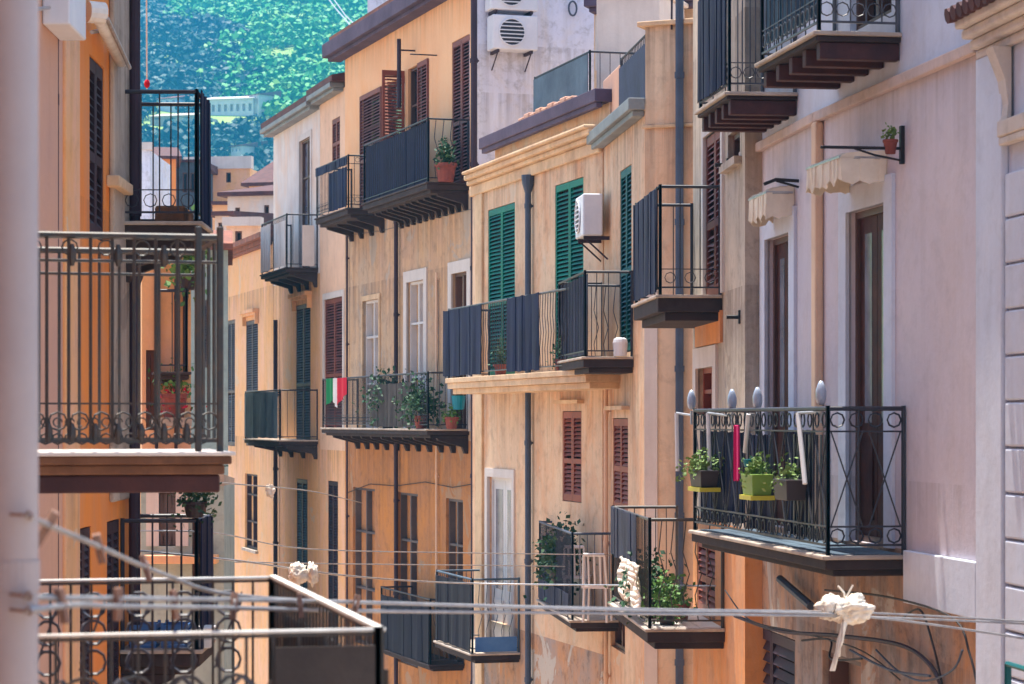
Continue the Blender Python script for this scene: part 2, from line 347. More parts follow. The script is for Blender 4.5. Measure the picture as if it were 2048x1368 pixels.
def balcony(b, fr, xw=None, xc=None, xf=None, ys=0, yr=None, rh=1.0, near='plain', long='plain', mats=('stone','iron'), th=.1, corb=0, cm='stone_dark', joist=0,
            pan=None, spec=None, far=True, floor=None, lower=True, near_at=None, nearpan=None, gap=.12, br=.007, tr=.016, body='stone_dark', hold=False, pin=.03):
    # xw wall column at the near end, xc near outer corner column, xf far outer corner column, ys floor row at xc; or spec = (s_near, s_far, p, z)
    if spec: sn, sf, p, z = spec
    else:
        sn = fr.s_at(xw); Wp = fr.P(sn, 0, 0); k = (xc-CX)/F
        p = (k*Wp.y - Wp.x)/(fr.n.x - k*fr.n.y)
        sf = fr.s_at(xf, p); z = fr.z(xc, ys, p)
        if yr is not None: rh = (ys-yr)/F*fr.d_at(xc, p)
    s0, s1 = min(sn, sf), max(sn, sf)
    lip = .03 if body else th*.45
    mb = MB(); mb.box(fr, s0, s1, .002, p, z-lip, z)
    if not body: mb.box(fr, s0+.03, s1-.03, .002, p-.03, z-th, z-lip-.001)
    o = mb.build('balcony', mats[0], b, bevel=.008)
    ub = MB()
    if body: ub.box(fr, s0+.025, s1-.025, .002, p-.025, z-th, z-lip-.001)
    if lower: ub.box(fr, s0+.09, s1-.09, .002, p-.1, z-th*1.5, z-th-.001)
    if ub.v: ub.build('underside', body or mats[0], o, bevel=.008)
    e = .05; i0, i1, ip = s0+e, s1-e, p-e
    sgn = 1 if sn > sf else -1; n_, f_ = (i1, i0) if sgn > 0 else (i0, i1)
    rb = MB()
    if near: rail_side(rb, fr.P(n_, .02, z), fr.P(n_, ip, z), rh, near, gap, br, tr)
    if long: rail_side(rb, fr.P(n_, ip, z), fr.P(f_, ip, z), rh, long, gap, br, tr)
    if far: rail_side(rb, fr.P(f_, .02, z), fr.P(f_, ip, z), rh, 'plain', gap, br, tr)
    rb.v += []
    rbo = (rb, mats[1], o)
    if not hold: rb.build('railing', mats[1], o)
    for (a0, a1, mt, h0, h1) in (pan or []):                 # cloth or sheet panels on the long side, as fractions near -> far
        a, c = n_+(f_-n_)*a0, n_+(f_-n_)*a1
        pm = MB(); k = 14; ss = [min(a,c)+abs(c-a)*i/k for i in range(k+1)]; wv = [.013*math.sin(i*1.9+a0*9)+random.uniform(-.007,.007) for i in range(k+1)]; tp = [rh*h1-.012*abs(math.sin(i*.9))-random.uniform(0,.008) for i in range(k+1)]; bt_ = [h0+random.uniform(0,.02) for i in range(k+1)]
        for i in range(k):
            pm.quad(fr.P(ss[i], ip+pin+wv[i], z+bt_[i]), fr.P(ss[i+1], ip+pin+wv[i+1], z+bt_[i+1]), fr.P(ss[i+1], ip+pin+wv[i+1]*.3, z+tp[i+1]), fr.P(ss[i], ip+pin+wv[i]*.3, z+tp[i]))
        po = pm.build('screen', mt, o); sd = po.modifiers.new('thick', 'SOLIDIFY'); sd.thickness = .008
    if nearpan:
        a0, a1, mt, h0, h1 = nearpan
        pm = MB(); q0, q1 = .02+(ip-.02)*a0, .02+(ip-.02)*a1
        pm.box(fr, n_+sgn*.022-.004, n_+sgn*.022+.004, q0, q1, z+h0, z+rh*h1); pm.build('screen', mt, o)
    if floor:
        fm = MB(); k = 6
        for i in range(k):
            a, c = s0+.06+(s1-s0-.12)*i/k, s0+.06+(s1-s0-.12)*(i+1)/k-.012
            for j in range(3):
                q, w_ = .02+(p-.1)*j/3, .02+(p-.1)*(j+1)/3-.012
                fm.box(fr, a, c, q, w_, z, z+.006)
        fm.build('floor_tile', floor, o)
    for i in range(corb):
        c = s0+.14+(s1-s0-.28)*i/max(1, corb-1); cmb = MB(); zt = z-th*1.5-.002; w_ = .05
        pr = [(0.003,-.26),(.06,-.26),(.1,-.15),(.3*p/.7,-.09),(p-.24,-.04),(p-.22,0),(0.003,0)]
        for a_, s_ in ((c-w_, -1), (c+w_, 1)): cmb.quad(*[fr.P(a_, q[0], zt+q[1]) for q in pr])
        for m_ in range(len(pr)):
            q, g = pr[m_], pr[(m_+1) % len(pr)]
            cmb.quad(fr.P(c-w_, q[0], zt+q[1]), fr.P(c+w_, q[0], zt+q[1]), fr.P(c+w_, g[0], zt+g[1]), fr.P(c-w_, g[0], zt+g[1]))
        cmb.build('corbel', cm, o)
    for i in range(joist):
        c = s0+.1+(s1-s0-.2)*i/max(1, joist-1); jm = MB(); zt = z-th-.002
        jm.box(fr, c-.045, c+.045, .003, p-.06, zt-.12, zt); jm.build('joist', 'joist', o, bevel=.006)
    return dict(o=o, sn=sn, sf=sf, p=p, z=z, rh=rh, n=n_, f=f_, ip=ip, sgn=sgn, fr=fr, rb=rb)

def pipe(b, fr, px, y0, y1, r, m, o=None, clamps=3, name='downpipe', hopper=False):
    o = r+.03 if o is None else o
    s = fr.s_at(px, o); z0, z1 = max(0, fr.z(px, y1, o)), fr.z(px, y0, o)
    mb = MB(); mb.tube([fr.P(s, o, z0), fr.P(s, o, z1)], r, 12)
    if hopper: mb.lathe(fr.P(s, o, z1), [(r*1.05, -.05), (r*1.9, .08), (r*2.1, .16), (r*2.1, .2)], 10)
    n = int((z1-z0)/1.7)+1
    for i in range(n):
        z = z0+.4+i*1.7
        if z < z1-.1: mb.tube([fr.P(s, o, z), fr.P(s, o, z+.07)], r*1.22, 12); mb.box(fr, s-.012, s+.012, .002, o, z+.02, z+.05)
    return mb.build(name, m, b, smooth=False)

def eave(b, fr, s0, s1, z, proj=.35, h=.22, m='eave', name='eave', inner=.0, steps=1):
    mb = MB(); mb.box(fr, s0, s1, -inner if inner else .002, proj, z, z+h)
    for i in range(steps): mb.box(fr, s0+.05*(i+1), s1-.05*(i+1), .002, proj*(1-.28*(i+1)), z-.07*(i+1), z-.07*i-.001)
    return mb.build(name, m, b, bevel=.01)
def roof(b, fr, s0, s1, z, depth=5., rise=1.2, m='tile', over=.3):
    mb = MB(); mb.hexa([fr.P(s0,over,z), fr.P(s1,over,z), fr.P(s1,-depth,z), fr.P(s0,-depth,z), fr.P(s0,over,z+.12), fr.P(s1,over,z+.12), fr.P(s1,-depth,z+rise), fr.P(s0,-depth,z+rise)])
    return mb.build('roof', m, b)
def house(label, fr, name='townhouse', cat='house'):
    return thing(name, label, cat, (fr.a.x, fr.a.y, 0))
# ================================================================ THE SETTING
def structure(name, mb, m, smooth=False):
    o = mb.build(name, m, None, smooth); o['kind'] = 'structure'; return o
g = MB(); g.quad((-900,-60,0),(900,-60,0),(900,4000,0),(-900,4000,0)); structure('ground', g, 'street')
st = MB(); st.quad((-3.3,-5,.004),(3.2,-5,.004),(2.9,16,.004),(1.6,27,.004),(-.6,40,.004),(-3.2,48,.004),(-9,66,.004),(-14,66,.004),(-8,48,.004),(-4.6,36,.004),(-3.2,22,.004)); structure('street', st, 'street')

# ================================================================ RIGHT-HAND ROW, nearest first
# ---- corner house at the right edge with quoins and tiled cornice
A0 = FrP(1966, 15.42, 2230, 13.2)
h = house('pale blue white house with banded quoins and a tiled cornice at the right edge', A0)
zc = A0.z(2010, 62)
wall(h, A0, 0, A0.L, 0, zc-.001, 'bluewhite', depth=4)
q = MB(); sq = A0.s_at(2019)
q.box(A0, 0.0, sq-.012, .001, .05, 0, zc-.121); q.build('pilaster', 'bluewhite', h, bevel=.008)
q = MB(); zg = A0.z(2030, 341)
z = zg-.012
while z > .3:
    q.box(A0, sq+.01, A0.L-.02, .001, .035, z-.268, z); z -= .282
q.build('quoin', 'bluewhite', h, bevel=.012)
q = MB(); z0 = A0.z(2030, 262); q.box(A0, sq-.01, A0.L, .001, .08, z0-.03, z0+.07); q.box(A0, sq-.01, A0.L, .001, .07, z0-.08, z0-.031); q.build('cornice_band', 'cream_grey', h, bevel=.01)
q = MB(); zz = A0.z(2022, 96); sb = A0.s_at(2014); pr = [(.02,-.54),(.06,-.52),(.04,-.35),(.06,-.2),(.1,-.1),(.14,.0),(.02,.0)]
for s_ in (sb, sb+.14): q.quad(*[A0.P(s_, o_, zz+d_) for o_, d_ in pr])
for i in range(len(pr)):
    a, c = pr[i], pr[(i+1) % len(pr)]; q.quad(A0.P(sb, a[0], zz+a[1]), A0.P(sb+.14, a[0], zz+a[1]), A0.P(sb+.14, c[0], zz+c[1]), A0.P(sb, c[0], zz+c[1]))
q.build('scroll_bracket', 'cream_grey', h, bevel=.008)
q = MB(); q.box(A0, 0, A0.L, .001, .05, zc-.12, zc-.06); q.box(A0, .02, A0.L, .001, .1, zc-.059, zc); q.box(A0, .04, A0.L, .001, .16, zc+.001, zc+.06); q.box(A0, .06, A0.L, .001, .21, zc+.061, zc+.12); q.build('cornice', 'cream_grey', h, bevel=.015)
q = MB(); n_ = int((A0.L-.1)/.12)
for i in range(n_):
    s_ = .1+i*.12; q.tube([A0.P(s_, .27, zc+.14), A0.P(s_, -2, zc+.6)], .05, 8)
q.box(A0, .05, A0.L, -2, .22, zc+.121, zc+.13); q.build('roof', 'tile_dark', h)

# ---- lilac house (two facets)
An = FrV(1640, 1965, 250, 1810, 17.0); Af = FrV(1490, 1640, 480, 1640, 19.08)
h = lil = house('tall lilac plastered house with pale blue trim, brown doors and three balconies', An)
zm = An.z(1800, 162); zb1 = An.z(1890, 1112); zb0 = An.z(1890, 1222); ztop = 13.6
wn = [window(h, An, 1698, 1774, 415, 1088, 'door', 'door_brown', trim='bluewhite', tw=.19, rec=.2)]
wf = [window(h, Af, 1535, 1583, 472, 1068, 'door', 'door_brown', trim='bluewhite', tw=.2, rec=.2)]
wu = [window(h, An, 1700, 1783, -330, 46, 'glass', rec=.2)]
wl = [window(h, An, 1645, 1722, 1312, 1560, 'dark', rec=.25)]
wfl = [window(h, Af, 1496, 1590, 1262, 1560, 'shut', 'sh_dark', rec=.18, slat=.1)]
for fr, hs, ext in ((An, wn, 0), (Af, wf, 0)): wall(h, fr, 0, fr.L, zb1, zm, 'lilac', hs, rec=.2)
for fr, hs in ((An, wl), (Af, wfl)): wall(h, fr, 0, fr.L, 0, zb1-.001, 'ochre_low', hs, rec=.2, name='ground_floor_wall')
wall(h, An, 0, An.L, zm+.001, ztop, 'bluewhite', wu, rec=.2, name='frieze_wall'); wall(h, Af, 0, Af.L, zm+.001, ztop, 'bluewhite', (), name='frieze_wall')
q = MB(); q.box(An, 0, An.L-.01, .001, .06, zm-.05, zm+.03); q.box(Af, 0, Af.L-.002, .001, .06, zm-.05, zm+.03); q.build('moulding', 'string', h, bevel=.01)
q = MB(); s_ = An.s_at(1818); q.box(An, s_, An.L-.01, .001, .045, zb0, zb1); q.build('base_band', 'bluewhite', h, bevel=.008)
q = MB(); q.box(Af, .0, Af.s_at(1500), .001, .05, zb1, zm-.051); q.build('pilaster', 'bluewhite', h, bevel=.006)
q = MB(); a = An.s_at(1650); q.box(An, a-.16, a-.03, .001, .07, zb1, zm-.051); q.build('pilaster', 'pipe_cream', h, bevel=.02)
roof(h, An, 0, An.L, ztop, 5, .9, over=.5); roof(h, Af, 0, Af.L, ztop, 5, .9, over=.5)  # unseen deep overhang, added to keep the front below in shade
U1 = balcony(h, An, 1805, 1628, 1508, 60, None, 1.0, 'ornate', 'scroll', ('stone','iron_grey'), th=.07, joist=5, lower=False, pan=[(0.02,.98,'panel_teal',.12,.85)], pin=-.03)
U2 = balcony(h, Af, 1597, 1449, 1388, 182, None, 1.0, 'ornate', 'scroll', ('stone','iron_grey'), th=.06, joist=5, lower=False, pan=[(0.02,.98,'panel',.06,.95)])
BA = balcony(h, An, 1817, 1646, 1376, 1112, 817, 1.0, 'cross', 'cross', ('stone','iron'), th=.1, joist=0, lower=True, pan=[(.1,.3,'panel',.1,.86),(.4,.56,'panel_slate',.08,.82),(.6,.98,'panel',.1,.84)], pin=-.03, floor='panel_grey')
q = MB(); fr = An; b_ = BA
for i in range(9):
    u = i/8; rail_px = b_['n']+(b_['f']-b_['n'])*(.03+.2*u); q.box(fr, rail_px-.02, rail_px+.02, b_['ip']-.02, b_['ip']-.012, b_['z']+.1, b_['z']+b_['rh']*.82)
q.build('slat_screen', 'iron', b_['o'])
# grey awning arm leaning on the stained ground floor
q = MB(); q.tube([W(1560,1158,20.05), W(1622,1212,19.1)], .035, 8); solo('canopy_arm', q, 'pipe_grey', 'thick grey tube slanting across the stained wall under the lilac house balcony', 'tube')
# cables and other strands on the ground floor
q = MB(); q.tube(smooth([W(1800,1240,17.0), W(1840,1220,16.5), W(1866,1290,16.2), W(1884,1368,16.1), W(1900,1440,16)]), .008, 6); solo('cable', q, 'cable', 'left one of two black cables drooping down the wall at lower right', 'cable')
q = MB(); q.tube(smooth([W(1650,1180,18.7), W(1780,1195,17.1), W(1905,1236,15.75), W(1940,1310,15.5), W(1958,1390,15.4)]), .008, 6); solo('cable', q, 'cable', 'right black cable that runs under the balcony then drops at lower right', 'cable')
q = MB(); q.tube(smooth([W(1450,1180,21), W(1500,1240,20.2), W(1600,1265,19.1), W(1720,1300,17.7), W(1800,1360,16.8)]), .006, 6); solo('cable', q, 'cable', 'sagging dark cable crossing the stained wall above the dark window', 'cable')
q = MB(); q.tube(smooth([W(1470,1232,20.6), W(1560,1262,19.6), W(1680,1272,18.2), W(1800,1290,16.95), W(1860,1330,16.4), W(1890,1390,16.1)]), .016, 6); solo('cable', q, 'pipe_brown', 'thick brown strand sweeping down to the right under the lilac house balcony', 'cable')  # thick brown tube sagging along the wall
q = MB(); q.tube(smooth([W(1604,1281,19.2), W(1660,1280,18.7), W(1662,1318,18.6), W(1724,1317,17.9)]), .009, 5); solo('cable', q, 'cable', 'thin stepped black wire above the dark ground floor window', 'cable')
q = MB(); q.tube(smooth([W(1752,1300,17.4), W(1800,1345,16.9), W(1850,1362,16.4), W(1905,1340,15.9), W(1925,1300,15.75)]), .008, 6); solo('cable', q, 'pipe_grey', 'grey strand in a wide loop beside the drooping black cables', 'cable')  # grey tube curving in a loop
q = MB()
q.tube(smooth([W(1700,1300,17.6), W(1780,1340,16.9), W(1860,1352,16.1)]), .01, 6); solo('conduit', q, 'pipe_grey', 'grey conduit bending along the wall near the bottom right', 'pipe')
q = MB(); a, c = A0.s_at(2016,.42), A0.s_at(2080,.42); z_ = A0.z(2030, 1332, .42); z2 = A0.z(2030, 1420)
q.tube([A0.P(a,.42,z2), A0.P(a,.42,z_), A0.P(c,.42,z_), A0.P(c,.42,z2)], .02, 6); solo('teal_frame', q, 'sh_green_dark', 'teal painted metal frame cut off at the bottom right corner', 'frame')

def awning(fr, xw, xc, ext, yb, h_, label):
    s = fr.s_at(xw); Wp = fr.P(s,0,0); k = (xc-CX)/F; p = (k*Wp.y-Wp.x)/(fr.n.x-k*fr.n.y); z = fr.z(xc, yb, p)
    t = thing('awning', label, 'awning', fr.P(s-ext/2, 0, z), 'small canvas awnings over the lilac house doors')
    prof = [(.01, h_), (p*.5, h_*.97), (p*.88, h_*.9), (p, h_*.8), (p, h_*.76)]
    c = MB(); n = 16
    for i in range(n):
        a0, a1 = s-ext*(i/n), s-ext*((i+1)/n)
        for j in range(len(prof)-1):
            (o0, z0), (o1, z1) = prof[j], prof[j+1]; c.quad(fr.P(a0,o0,z+z0), fr.P(a1,o0,z+z0), fr.P(a1,o1,z+z1), fr.P(a0,o1,z+z1))
    for a in (s, s-ext): c.quad(*[fr.P(a,o,z+zz) for o, zz in prof+[(.01, h_*.76)]])
    co = c.build('canopy', 'awning', t); m_ = co.modifiers.new('t','SOLIDIFY'); m_.thickness = .006
    v = MB(); path = [fr.P(s,.01,0), fr.P(s,p,0), fr.P(s-ext,p,0), fr.P(s-ext,.01,0)]; pts = []
    for a, b in zip(path, path[1:]):
        m = max(4, int((b-a).length/.045)); pts += [a.lerp(b, i/m) for i in range(m)]
    pts.append(path[-1])
    for i in range(len(pts)-1):
        lo = lambda k: z + (.03 if k % 4 == 0 else 0.) + random.uniform(-.005,.005) + .014*math.sin(k*1.1)
        a, b = pts[i], pts[i+1]; w1 = fr.n*(.012*math.sin(i*1.6)); w2 = fr.n*(.012*math.sin((i+1)*1.6))
        v.quad((a.x+w1.x,a.y+w1.y,lo(i)), (b.x+w2.x,b.y+w2.y,lo(i+1)), (b.x,b.y,z+h_*.78), (a.x,a.y,z+h_*.78))
    vo = v.build('valance', 'awning', t); m_ = vo.modifiers.new('t','SOLIDIFY'); m_.thickness = .006
    r = MB(); r.tube([fr.P(s,.02,z+h_*.78), fr.P(s,p,z+h_*.78), fr.P(s-ext,p,z+h_*.78), fr.P(s-ext,.02,z+h_*.78)], .012, 6); r.build('frame', 'steel', t)
awning(An, 1776, 1680, .85, 366, .24, 'scalloped cream awning above the nearer brown door beside the iron bracket')
awning(Af, 1590, 1534, .7, 436, .27, 'scalloped cream awning above the farther brown door, the lower of the two')
t = thing('wall_bracket', 'black iron wall bracket reaching out over the nearer cream awning', 'bracket', An.P(An.s_at(1808), 0, An.z(1808,300)))
s_ = An.s_at(1808); q = MB(); q.box(An, s_-.02, s_+.02, .001, .03, An.z(1808,328), An.z(1808,252)); q.build('plate', 'cable', t)
k = (1641-CX)/F; Wp = An.P(s_,0,0); p_ = (k*Wp.y-Wp.x)/(An.n.x-k*An.n.y); zr = An.z(1808,297)
q = MB(); q.tube([An.P(s_,.02,zr), An.P(s_,p_,zr)], .011, 6); q.build('arm', 'cable', t)
q = MB(); q.tube([An.P(s_,.02,zr-.085), An.P(s_,p_*.35,zr-.05), An.P(s_,p_*.6,zr-.005)], .008, 6); q.build('brace', 'cable', t)
t = thing('flower_pot', 'tiny terracotta pot with a pale plant held on the iron wall bracket', 'pot', An.P(s_,.1,zr-.01))
q = MB(); q.lathe(An.P(s_,.1,zr-.04), [(.035,0),(.05,.08),(.055,.085),(.055,.1)]); q.build('pot','terracotta',t); q = MB(); q.leaves(An.P(s_,.1,zr+.1),(.07,.07,.07),40,.05); q.build('foliage','leaf_pale',t)
q = MB(); s2 = Af.s_at(1600); z2 = Af.z(1600,362); q.tube([Af.P(s2,.01,z2), Af.P(s2,.2,z2+.01), Af.P(s2,.3,z2-.03)], .014, 6); q.tube([Af.P(s2,.01,z2-.05), Af.P(s2,.2,z2)], .01, 6); solo('iron_hook', q, 'cable', 'short black iron hook on the wall beside the farther cream awning', 'hook')

# ---- grey beige house with the plum shutters
Bf = FrV(1386, 1490, 718, 1445, 22.5)
h = house('narrow grey beige house with tall plum louvred shutter and drip stained wall', Bf)
zs = Bf.z(1440, 1045)
hs = [window(h, Bf, 1411, 1446, 262, 592, 'shut', 'sh_brown', trim='trimwhite', tw=.1, rec=.1), window(h, Bf, 1396, 1430, 735, 830, 'glass', m2='sh_red', trim='trimwhite', tw=.2, rec=.15), window(h, Bf, 1456, 1480, 262, 322, 'dark', rec=.15, sill=True),
      window(h, Bf, 1411, 1446, -200, 120, 'shut', 'sh_brown', rec=.1)]
wall(h, Bf, 0, Bf.L, zs+.001, 13.2, 'greybeige', hs, rec=.16)
hl = [window(h, Bf, 1394, 1430, 1078, 1232, 'shut', 'sh_red', rec=.12, slat=.06)]
wall(h, Bf, 0, Bf.L, 0, zs, 'orange_b', hl, rec=.16, name='ground_floor_wall')
q = MB(); q.box(Bf, Bf.s_at(1396), Bf.s_at(1446), .001, .03, Bf.z(1420,690), Bf.z(1420,628)); q.build('lintel', 'orange_b', h)
roof(h, Bf, 0, Bf.L, 13.2, over=.5)  # overhang above the view, added so that it shades this front
for px, py in ((1480, 634), (1456, 330)):
    q = MB(); s_ = Bf.s_at(px); z_ = Bf.z(px,py); q.tube([Bf.P(s_,.0,z_), Bf.P(s_,.12,z_)], .018, 6); q.box(Bf, s_-.03, s_+.03, .001, .014, z_-.06, z_+.06); q.build('iron_stub', 'cable', h)
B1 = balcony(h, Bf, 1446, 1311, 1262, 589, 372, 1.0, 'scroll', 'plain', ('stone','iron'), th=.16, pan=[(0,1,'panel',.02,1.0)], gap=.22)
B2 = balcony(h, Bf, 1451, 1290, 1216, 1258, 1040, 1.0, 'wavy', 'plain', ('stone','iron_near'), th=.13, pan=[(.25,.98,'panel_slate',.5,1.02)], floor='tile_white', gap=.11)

# ---- peach house with blank end wall
Cf = FrV(1205, 1290, 520, 1270, 29.0); e0 = Cf.P(Cf.L,0,0); e1 = plan(1432, 27.9); Ce = Fr((e0.x+.002,e0.y), e1)
h = house('peach house turning its blank end wall with the long grey downpipe', Cf)
zg = Cf.z(1275, 232); zp = Ce.z(1330, 52)
hs = [window(h, Cf, 1240, 1263, 335, 705, 'shut', 'sh_green_dark', rec=.1), window(h, Cf, 1226, 1256, 836, 1022, 'shut', 'sh_red', rec=.1, lintel='cream'), window(h, Cf, 1222, 1250, 1090, 1300, 'glass', rec=.15)]
wall(h, Cf, 0, Cf.L, 0, zg, 'peach_d', hs, rec=.14)
wall(h, Ce, 0.001, Ce.L, 0, zg, 'peach_c', (), depth=3, name='end_wall'); wall(h, Ce, 0.001, Ce.L, zg+.001, zp, 'peach_c', (), depth=.3, name='parapet_wall')
q = MB(); q.box(Ce, -.08, Ce.L, -.35, .07, zp+.001, zp+.06); q.build('coping', 'cream', h, bevel=.01); q = MB(); q.box(Ce, -.03, Ce.L, .001, .04, Ce.z(1330,256), Ce.z(1330,249)); q.build('string_course', 'cream', h, bevel=.01)
q = MB(); q.box(Ce, .0, .16, .001, .03, 0, Ce.z(1300,560)); q.build('pilaster', 'trimwhite', h)
eave(h, Cf, -.1, Cf.L+.02, zg, .2, .14, 'eave_grey', 'gutter')
q = MB(); a, c = Cf.s_at(1213, -.15), Cf.s_at(1247, -.15); q.box(Cf, a, c, -.35, -.1, zg+.141, Cf.z(1230,122)); q.build('parapet', 'pink_l', h, bevel=.02)
q = MB(); c2_ = Cf.L-.05
q.box(Cf, c+.03, c2_, -.1, -.085, zg+.15, Cf.z(1270,92)); q.build('terrace_screen', 'panel_slate', h)
q = MB(); z_ = Cf.z(1270,72); rail_side(q, Cf.P(c2_,-.12,zg+.14), Cf.P(c+.02,-.12,zg+.14), z_-zg-.14, 'plain'); q.build('terrace_railing', 'iron', h)
pipe(h, Ce, 1359, -120, 1400, .048, 'pipe_grey'); 
q = MB(); q.tube([Ce.P(Ce.s_at(1345),.03,Ce.z(1345,60)), Ce.P(Ce.s_at(1350),.1,Ce.z(1345,-60))], .012, 6); q.build('cable_bracket', 'pipe_brown', h)
pipe(h, Cf, 1212, 770, 1420, .03, 'pipe_cream')
C1 = balcony(h, Cf, 1268, 1163, 1110, 713, 543, 1.0, 'plain', 'plain', ('stone','iron'), th=.13, pan=[(0,1,'panel_slate',.02,.98)], gap=.15, pin=-.03)
C3 = balcony(h, Cf, 1238, 1138, 1072, 1241, 1068, 1.0, 'plain', 'plain', ('stone','pipe_grey'), th=.1, pan=[(.02,.98,'panel',.02,.3)], gap=.1)

# ---- beige house with green shutters
Df = FrV(945, 1205, -340, 945, 38.0)
h = house('warm beige house with green louvred shutters below a worn cream cornice', Df)
zc = Df.z(945, 374)
hs = [window(h, Df, 976, 1030, 412, 752, 'shut', 'sh_green', rec=.12), window(h, Df, 1110, 1167, 362, 742, 'shut', 'sh_green', rec=.12),
      window(h, Df, 1125, 1163, 822, 1004, 'shut', 'sh_red', rec=.12, lintel='cream'), window(h, Df, 977, 1026, 955, 1308, 'door', 'frame_white', m2='frame_white', trim='trimwhite', rec=.14)]
zgd = Df.z(1050, 1262)
wall(h, Df, 0, Df.L, zgd+.001, zc, 'peach_d', hs, rec=.14); wall(h, Df, 0, Df.L, 0, zgd, 'ochre_low', hs, rec=.14, name='ground_floor_wall')  # darker ochre below stands in for shade low on this front
q = MB(); q.box(Df, .0, Df.L, .001, .06, zc-.16, zc); q.box(Df, .1, Df.L, .001, .13, zc+.001, zc+.07); q.box(Df, .2, Df.L, .001, .2, zc+.071, zc+.15); q.box(Df, .3, Df.L, -.4, .26, zc+.151, zc+.2); q.build('cornice', 'cream', h, bevel=.02)
za = Df.z(1100, 247)
s_a = Df.s_at(990, -.1)
wall(h, Df, s_a, Df.L, zc+.201, za, 'peach_d', (), o=-.1, name='attic_wall'); eave(h, Df, s_a-.15, Df.L+.05, za, .12, .17, 'eave', 'eave', inner=.5)
for px, hp in ((976,1),(1030,0)):
    pass
q = MB(); q.box(Df, Df.s_at(955), Df.s_at(968), .001, .04, 0, zc-.161); q.build('pilaster', 'cream', h)
pipe(h, Df, 1056, 378, 1420, .045, 'pipe_grey', hopper=True)
q = MB(); zt = za+.17; s0, s1 = Df.s_at(1070,-.25), Df.s_at(1180,-.25); rh_ = Df.z(1180,103,-.25)-zt
rail_side(q, Df.P(s1,-.25,zt), Df.P(s0,-.25,zt), rh_, 'plain', .14); rail_side(q, Df.P(s1,-.25,zt), Df.P(s1,-1.4,zt), rh_, 'plain', .14); q.build('terrace_railing', 'iron', h)
q = MB(); q.box(Df, s0, s1-.04, -.235, -.225, zt+.03, zt+rh_*.96); q.build('terrace_screen', 'panel_grey', h)
for i in range(9):
    q = MB(); s_ = s0+.3+(s1-s0)*i/9; q.box(Df, s_, s_+.25, -.14, .1, za+.171, za+.22+.03*(i % 2)); q.build('ridge_tile', 'pink_l', h, bevel=.02)
sn, sf = Df.s_at(1168,.7), Df.s_at(890,.7); zd = Df.z(890,757,.7)
f_of = lambda px: (Df.s_at(px,.65)-(sn-.05))/((sf+.05)-(sn-.05))
D1 = balcony(h, Df, spec=(sn,sf,.7,zd), rh=(757-620)/F*Df.d_at(890,.7), near='wavy', long='wavy', mats=('cream','iron_grey'), th=.16, body=None, pan=[(f_of(966),f_of(891),'panel',.02,1.0),(f_of(1082),f_of(1018),'panel',.02,1.02)])
D3 = balcony(h, Df, 1042, 940, 866, 1308, 1160, 1.0, 'wavy', 'plain', ('stone','panel_grey'), th=.1, pan=[(.0,.97,'panel_deep',.02,.96)], nearpan=(.05,.95,'plastic_blue',.02,.22))

# ---- apricot house with long balconies, bluish gable
Ef = FrV(690, 945, -550, 940, 40.1)
h = eh = house('tall apricot and orange house with brown shutters and long navy balconies', Ef)
zt = Ef.z(692, 112); p_e = None
z1 = Ef.z(852, 363, .7)-.2; z3 = Ef.z(852, 858, .7)-.2
hu = [window(h, Ef, 722, 810, 172, 420, 'glass', rec=.15), window(h, Ef, 816, 858, 128, 400, 'glass', rec=.15), window(h, Ef, 904, 940, 76, 372, 'shut', 'sh_brown', rec=.1)]
q = MB(); a = Ef.s_at(722); leaf_panel(q, Ef.P(a+.02,.02,Ef.z(766,415)), Ef.t, Ef.n, (Ef.s_at(764)-a), Ef.z(766,172)-Ef.z(766,415)); q.build('shutter', 'sh_brown', h)
q = MB(); a = Ef.s_at(811); leaf_panel(q, Ef.P(a,.02,Ef.z(811,390)), Ef.n, Ef.t, .42, Ef.z(811,142)-Ef.z(811,390)); q.build('shutter', 'sh_red', h)  # leaf given the redder brown to paint the light falling on it
q = MB(); a = Ef.s_at(838); leaf_panel(q, Ef.P(a,.02,Ef.z(848,380)), Ef.t, Ef.n, Ef.s_at(858)-a, Ef.z(848,122)-Ef.z(848,380)); q.build('shutter', 'sh_brown', h)
wall(h, Ef, 0, Ef.L, z1+.001, zt, 'peach_e', hu, rec=.16)
hm = [window(h, Ef, 727, 759, 600, 862, 'curtain', m2='frame_white', trim='cream', tw=.1, rec=.2), window(h, Ef, 815, 849, 562, 862, 'curtain', m2='frame_white', trim='trimwhite', tw=.2, rec=.25), window(h, Ef, 905, 936, 545, 862, 'curtain', trim='trimwhite', tw=.2, rec=.25)]
wall(h, Ef, 0, Ef.L, z3+.001, z1, 'orange_e', hm, rec=.16, name='middle_wall')
hl = [window(h, Ef, 706, 750, 976, 1292, 'curtain', rec=.3, m2='sh_grey'), window(h, Ef, 796, 836, 986, 1330, 'curtain', rec=.3, m2='sh_grey'), window(h, Ef, 892, 926, 998, 1330, 'curtain', rec=.3, m2='sh_grey')]
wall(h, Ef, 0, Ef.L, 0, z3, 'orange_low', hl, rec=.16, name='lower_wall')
bq = Ef.P(Ef.L,0,0); H = Fr((bq.x+.02, bq.y-.03), (bq.x-Ef.n.x*5, bq.y-Ef.n.y*5-.03))
wall(h, H, 0, H.L, 0, zt+.9, 'white_h', (), depth=.25, name='gable_wall')
roof(h, Ef, -.1, Ef.L, zt+.26, 4.7, 1.0, over=.3); eave(h, Ef, -.38, Ef.L-.03, zt, .38, .27, 'eave', steps=1, inner=1)
pipe(h, Ef, 948, -60, 1420, .055, 'pipe_brown'); pipe(h, Ef, 792, 430, 1420, .04, 'pipe_brown'); pipe(h, Ef, 694, 440, 1420, .02, 'pipe_brown'); pipe(h, Ef, 873, 545, 1200, .02, 'pipe_cream')
